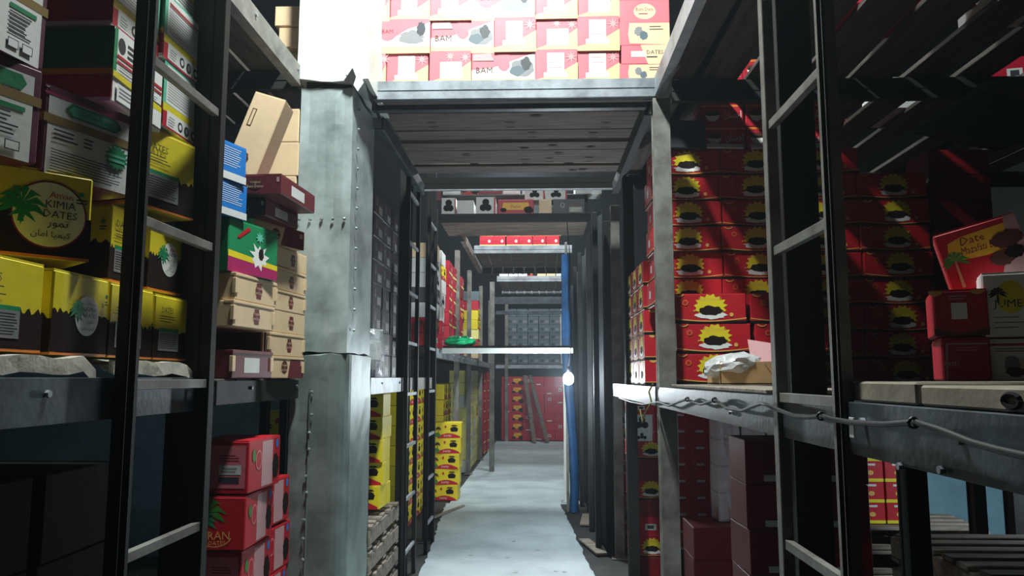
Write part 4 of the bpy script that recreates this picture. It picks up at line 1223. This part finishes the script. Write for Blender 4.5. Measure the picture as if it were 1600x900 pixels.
# cardboard tray with plastic bag
ct = thing('cardboard_tray', 'open cardboard tray with clear plastic bag on the right shelf', 'box', (.97, 3.55, 1.47))
mb = MB(); mb.box(-.17, -.13, 0, .20, .13, .006, 'tan'); mb.box(-.17, -.13, 0, .20, -.124, .10, 'tan', .001); mb.box(-.17, .124, 0, .20, .13, .10, 'tan', .001); mb.box(-.17, -.13, 0, -.164, .13, .06, 'tan', .001); mb.box(.194, -.13, 0, .20, .13, .10, 'maroon', .001)
mb.build('tray', ct)
mb = MB(); M = Matrix.Translation((.02, .0, .12)) @ Matrix.Rotation(.16, 4, 'Y') @ Matrix.Rotation(.75, 4, 'X')
mb.box(-.02, -.12, 0, .26, .12, .006, 'rose', .001, M=M); mb.build('raised_lid', ct)
mb = MB(); mb.poly([(.02, -.132, .10), (.2, -.132, .10), (.2, -.132, .01), (.08, -.132, .01)], 'tan'); mb.poly([(.10, -.134, .095), (.2, -.134, .095), (.2, -.134, .02), (.10, -.134, .02)], 'maroon'); mb.build('printed_patch', ct, recalc=False)
bm = bmesh.new(); bmesh.ops.create_icosphere(bm, subdivisions=3, radius=1); rnd = random.Random(8)
for v in bm.verts:
    q = v.co.copy(); k = 1 + .09 * rnd.uniform(-1, 1)
    v.co = Vector((-.10 + q.x * .13 * k, -.05 + q.y * .10 * k, .085 + q.z * .055 * k + .02 * q.x))
me = bpy.data.meshes.new('bag'); bm.to_mesh(me); bm.free(); me.materials.append(MATS['plastic_bag'])
link('plastic_bag', me, ct)

# ================================================================== RIGHT FRONT SHELF CARTONS
GF = 'cartons on the right front shelf'
def rf(kind, px0, py0, px1, py1, Y, d, lab, z, rot=0, tilt=(0, 0)):
    a = P(px0, (py0 + py1) / 2, Y); b = P(px1, (py0 + py1) / 2, Y); h = P(px0, py0, Y)[2] - P(px0, py1, Y)[2]
    w_ = (b[0] - a[0]) * .92; rt = -.47 + rot      # fronts turned to look across the aisle
    cx, cy = a[0] + cos(rt) * w_ / 2 - sin(rt) * d / 2, Y + sin(rt) * w_ / 2 + cos(rt) * d / 2
    return carton(kind, cx, cy, z, w_, d, h, lab, GF, rt, tilt)
rf('frame', 1472, 530, 1545, 595, 1.98, .22, 'crimson carton standing at the bottom of the right front stack', 1.492, .1)
rf('photo', 1546, 532, 1640, 595, 1.96, .24, 'white carton with dates photograph at the right picture edge', 1.492, .05)
rf('sqlabel', 1459, 462, 1541, 532, 1.97, .22, 'crimson carton with white square label and gold curved edge', 1.604, .08)
rf('jumel', 1536, 432, 1640, 530, 1.94, .24, 'white and red carton with yellow oval and black lettering', 1.60, .05)
rf('palmdate', 1484, 372, 1610, 466, 2.07, .14, 'red yellow carton with palm tree picture tilted on top', 1.745, .0, (0, -.24))
# shadowy mass behind them, black cartons in place of shade
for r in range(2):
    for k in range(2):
        carton('shade_black', 2.05 + .42 * k, 3.5, 1.452 + r * .2, .4, .4, .195, 'shade-blackened carton behind the right front cartons, %s row, %s' % (ORD[r], ('left', 'right')[k]), 'shaded cartons behind the right front stack', detail=False)
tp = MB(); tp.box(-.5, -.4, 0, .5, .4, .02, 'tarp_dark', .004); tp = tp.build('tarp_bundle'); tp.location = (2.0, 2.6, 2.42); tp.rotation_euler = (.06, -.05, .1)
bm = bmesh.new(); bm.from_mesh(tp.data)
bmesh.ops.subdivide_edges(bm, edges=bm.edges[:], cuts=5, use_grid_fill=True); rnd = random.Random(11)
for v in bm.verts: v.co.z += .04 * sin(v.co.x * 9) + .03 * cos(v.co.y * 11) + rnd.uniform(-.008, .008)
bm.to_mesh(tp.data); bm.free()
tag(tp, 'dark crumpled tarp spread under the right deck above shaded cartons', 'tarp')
for k in range(2):
    for r in range(4):
        pass

# ================================================================== UNDER THE RIGHT SHELF
GU = 'mixed cartons stacked beyond the grey right post'
zz = .02
spec = [('plain_red', .15), ('burst', .14), ('tagmid', .15), ('plain_red', .13), ('burst', .14), ('plain_red', .16), ('burst', .13), ('berries', .07), ('berries', .13), ('tagmid', .10), ('tagmid', .13)]
for i, (kd, h) in enumerate(spec):
    wd = .30 if i < 7 else .19
    carton(kd, .70 + wd / 2, 6.12, zz, wd, .3, h - .003, 'carton in the bright narrow stack beyond the grey post, %s from floor' % ORD[i], GU, rot=jit(.04))
    zz += h
for i in range(9):
    kd = ['tagmid', 'berries', 'tagmid', 'plain_red', 'berries', 'tagmid', 'burst', 'berries', 'tagmid'][i]
    carton(kd, .84, 7.46, .01 + i * .148, .2, .25, .145, 'carton glimpsed in the slit right of the dark tarp, %s from floor' % ORD[i], 'cartons in the slit beside the dark tarp', detail=False)
for r in range(9):
    for k in range(5):
        carton('tagsmall', .90 + .168 * k + .01, 7.0, .02 + .142 * r, .165, .25, .14, 'plain red carton with small white tag, %s row up, %s from left' % (ORD[r], ORD[k]), 'plain red cartons in the wall under the right shelf', detail=False)
# pallet with red/yellow boxes
pallet(1.9, 5.0, 0, 2.8, 5.55, 'grey pallet under the red and yellow cartons at right, lowest', 'wood_pale')
pallet(1.9, 5.0, .145, 2.8, 5.55, 'grey pallet under the red and yellow cartons at right, second', 'wood_pale')
pallet(1.9, 5.0, .29, 2.8, 5.55, 'grey pallet under the red and yellow cartons at right, third', 'wood_pale')
pallet(1.9, 5.0, .435, 2.8, 5.55, 'grey pallet directly under the red and yellow cartons at right', 'wood_pale')
for r in range(4):
    for k in range(3):
        kd = 'plain_red' if k == 0 else 'yr'
        carton(kd, 1.96 + .17 * k, 5.25, .578 + r * .13, .16, .3, .127, 'red yellow carton on the right pallet, %s row up, %s from left' % (ORD[r], ORD[k]), 'red yellow cartons on the right pallet')
# pink plastic-wrapped columns
for i in range(3):
    w_ = thing('wrapped_carton_column', 'pinkish plastic wrapped column under the right shelf, %s from the left' % ORD[i], 'box', (1.22 + i * .16, 5.15, .60), 'wrapped columns under the right shelf')
    for r in range(4):
        mb = MB(); mb.box(-.07, -.1, r * .17, .07, .1, r * .17 + .165, 'rose' if i < 2 else 'plain' if False else 'rose', .006); mb.build('wrapped_carton', w_)
    bm = bmesh.new(); bmesh.ops.create_cube(bm, size=1)
    bmesh.ops.subdivide_edges(bm, edges=bm.edges[:], cuts=6, use_grid_fill=True); rnd = random.Random(i)
    for v in bm.verts: v.co = Vector((v.co.x * .15 * (1 + rnd.uniform(-.03, .03)), v.co.y * .21 * (1 + rnd.uniform(-.03, .03)), .34 + v.co.z * .69))
    me = bpy.data.meshes.new('film'); bm.to_mesh(me); bm.free(); me.materials.append(MATS['cling_film']); link('plastic_wrap', me, w_)
for r in range(3):
    for k in range(2):
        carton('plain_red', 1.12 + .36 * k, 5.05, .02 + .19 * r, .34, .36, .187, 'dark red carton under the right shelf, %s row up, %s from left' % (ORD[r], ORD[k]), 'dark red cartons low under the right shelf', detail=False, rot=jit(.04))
for r in range(6):  # deeper red base put in for the shade under the shelf
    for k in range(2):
        carton('tagshade', 1.08 + .28 * k, 3.75, .02 + .2 * r, .27, .3, .197, 'red carton darkened as in shade between the right-hand posts, %s row up, %s' % (ORD[r], ('left', 'right')[k]), 'red cartons darkened as in shade between the right posts', detail=False, rot=jit(.04)) if r < 6 else None
# right low pallets lit from the side
for i in range(5):
    pallet(1.75, 3.15, .15 * i, 3.1, 4.0, 'dusty wooden pallet in the lower right corner, %s from the floor' % ORD[i], 'wood_pale', group='dusty pallets in the lower right corner')

# ================================================================== FAR LEFT RACK
GY = 'yellow basket-print cartons piled at the left of the far aisle'
for i in range(5):
    carton('basket', -1.15 + (.0, .015, .02, .03, .035)[i], 9.71, .014 + i * .187, .34, .3, .184, 'yellow basket-print carton in the far aisle pile, %s from the floor' % ORD[i], GY, rot=jit(.05))
for r in range(7):
    for k in range(9):
        kd = 'basket' if k < 7 else 'cream_far'
        carton(kd, -1.45 + (0 if k < 5 else .1), 8.0 + .42 * k, .02 + r * .2, .40, .3, .195, 'yellow carton under the left shelf, %s row up, %s along' % (ORD[r], ORD[k]), 'yellow cartons under the far left shelf', rot=pi / 2 + jit(.03), detail=False)
for r in range(8):
    for k in range(7):
        kd = ('cream_far' if (k < 6) else 'red_far')
        if (r * 7 + k * 3) % 5 == 0: kd = 'plain_white' if k < 4 else 'basket'
        carton(kd, -1.25, 12.45 + .4 * k, .02 + r * .2, .37, .3, .195, 'pale carton under the far left shelf, %s row up, %s along' % (ORD[r], ORD[k]), 'pale cartons under the far left shelf', rot=pi / 2 + jit(.04), detail=False)
for r in range(8):
    for k in range(4):
        carton('red_far', -1.2 + .04 * (k % 2), 15.4 + .5 * k, .02 + r * .2, .46, .3, .195, 'red carton near the back left, %s row up, %s along' % (ORD[r], ORD[k]), 'red cartons near the back left', rot=pi / 2 + jit(.03), detail=False)
for k, (y, cols) in enumerate([(8.25, ['tagmid', 'redyel', 'plain_white', 'greyw', 'berries', 'berries', 'plain_cream']), (8.75, ['tagmid', 'tagmid', 'bluew', 'berries', 'plain_white', 'basket', 'plain_white']),
                               (9.5, ['red_far'] * 7), (10.0, ['red_far'] * 7), (11.0, ['tagmid', 'red_far', 'red_far', 'redyel', 'red_far', 'plain_red', 'red_far']), (12.9, ['plain_cream', 'redyel', 'cream_far', 'basket', 'basket', 'red_far', 'smoke'])]):
    for r, kd in enumerate(cols):
        carton(kd, -1.22 + (.10 if k == 5 else 0), y, 1.816 + r * .16, .38, .28, .156, 'carton above the far left shelf beam, %s row up, %s stack along' % (ORD[r], ORD[k]), 'cartons above the far left shelf', rot=pi / 2 + jit(.06), detail=False)
bm = bmesh.new(); bmesh.ops.create_icosphere(bm, subdivisions=3, radius=1); rnd = random.Random(8)
for v in bm.verts:
    q = v.co.copy(); k = 1 + .12 * rnd.uniform(-1, 1)
    v.co = Vector((q.x * .17 * k, q.y * .09 * k, .045 + max(-.045, q.z * .06 * k)))
me = bpy.data.meshes.new('bag'); bm.to_mesh(me); bm.free(); me.materials.append(MATS['green_bag'])
tag(link('plastic_bag', me, None, (-.80, 7.93, 1.826)), 'crumpled bright green plastic bag on the white cross beam', 'bag')

# ================================================================== BACK WALL OF CARTONS
GW = 'red cartons stacked across the end of the aisle'
for r in range(7):
    for k in range(7):
        kd = 'redyel' if k == 1 else ('tagmid' if (r * 3 + k) % 4 == 0 else 'tagsmall' if (r + k) % 3 == 0 else 'plain_crimson')
        carton(kd, -.74 + .255 * k, 18.7, .02 + .215 * r, .25, .3, .21, 'red carton at the end of the aisle, %s row up, %s from left' % (ORD[r], ORD[k]), GW, detail=False, rot=jit(.04))
bk = thing('storage_rack', 'pale rack across the very end of the aisle', 'rack', (0, 18.6, 0))
beam_x(bk, -1.0, .9, 18.5, 1.72, 1.80, 'steel_pale'); beam_x(bk, -1.0, .9, 18.5, 3.3, 3.42, 'steel_blue')
for x in (-.78, .75): part(bk, 'post', 'steel_grey', x, 18.38, 0, x + .08, 18.46, 3.4)
for i in range(4): part(bk, 'shelf_plank', 'wood_dark', -1.0, 18.56 + i * .2, 1.80, .9, 18.56 + i * .2 + .18, 1.83)
for r in range(7):
    for k in range(6):
        carton('smoke' if k < 5 else 'plain_white', -.62 + .26 * k, 18.75, 1.832 + .19 * r, .25, .3, .186, 'dim grey carton on the end rack, %s row up, %s from left' % (ORD[r], ORD[k]), 'dim grey cartons high at the end of the aisle', detail=False, rot=jit(.04))
for i, (xa, xb) in enumerate(((-.30, -.08), (-.16, .22))):
    mb = MB(); a, b = Vector((xa - .02 * i, 18.30, 1.55)), Vector((xb, 17.85, .03))
    d = (b - a); M = Matrix.Translation((a + b) / 2) @ d.to_track_quat('Z', 'Y').to_matrix().to_4x4()
    mb.box(-.05, -.015, -d.length / 2, .05, .015, d.length / 2, 'wood_grey', .003, M=M)
    tag(mb.build('leaning_plank'), '%s grey plank leaning on the red cartons at the end' % ('left' if i == 0 else 'right'), 'plank', 'planks leaning at the end of the aisle')
# loose boards on the floor at the right mat edge, and one on the left
for i, (x, y, r) in enumerate([(.48, 7.0, .2), (.5, 8.3, -.1)]):
    mb = MB(); mb.box(-.05, -.3, 0, .05, .3, .02, 'wood_pale', .003); o = mb.build('loose_board'); o.location = (x, y, .001 if False else 0.013); o.rotation_euler = (0, 0, r)
    tag(o, 'short pale board on the floor at the right of the walkway, %s one' % ('nearer', 'farther')[i], 'board')
mb = MB(); mb.box(-.02, -.45, 0, .02, .45, .02, 'wood_pale', .003); o = mb.build('loose_board'); o.location = (-1.0, 8.7, .014); o.rotation_euler = (0, 0, -.3)
tag(o, 'thin pale stick on the floor in front of the yellow pile', 'board')
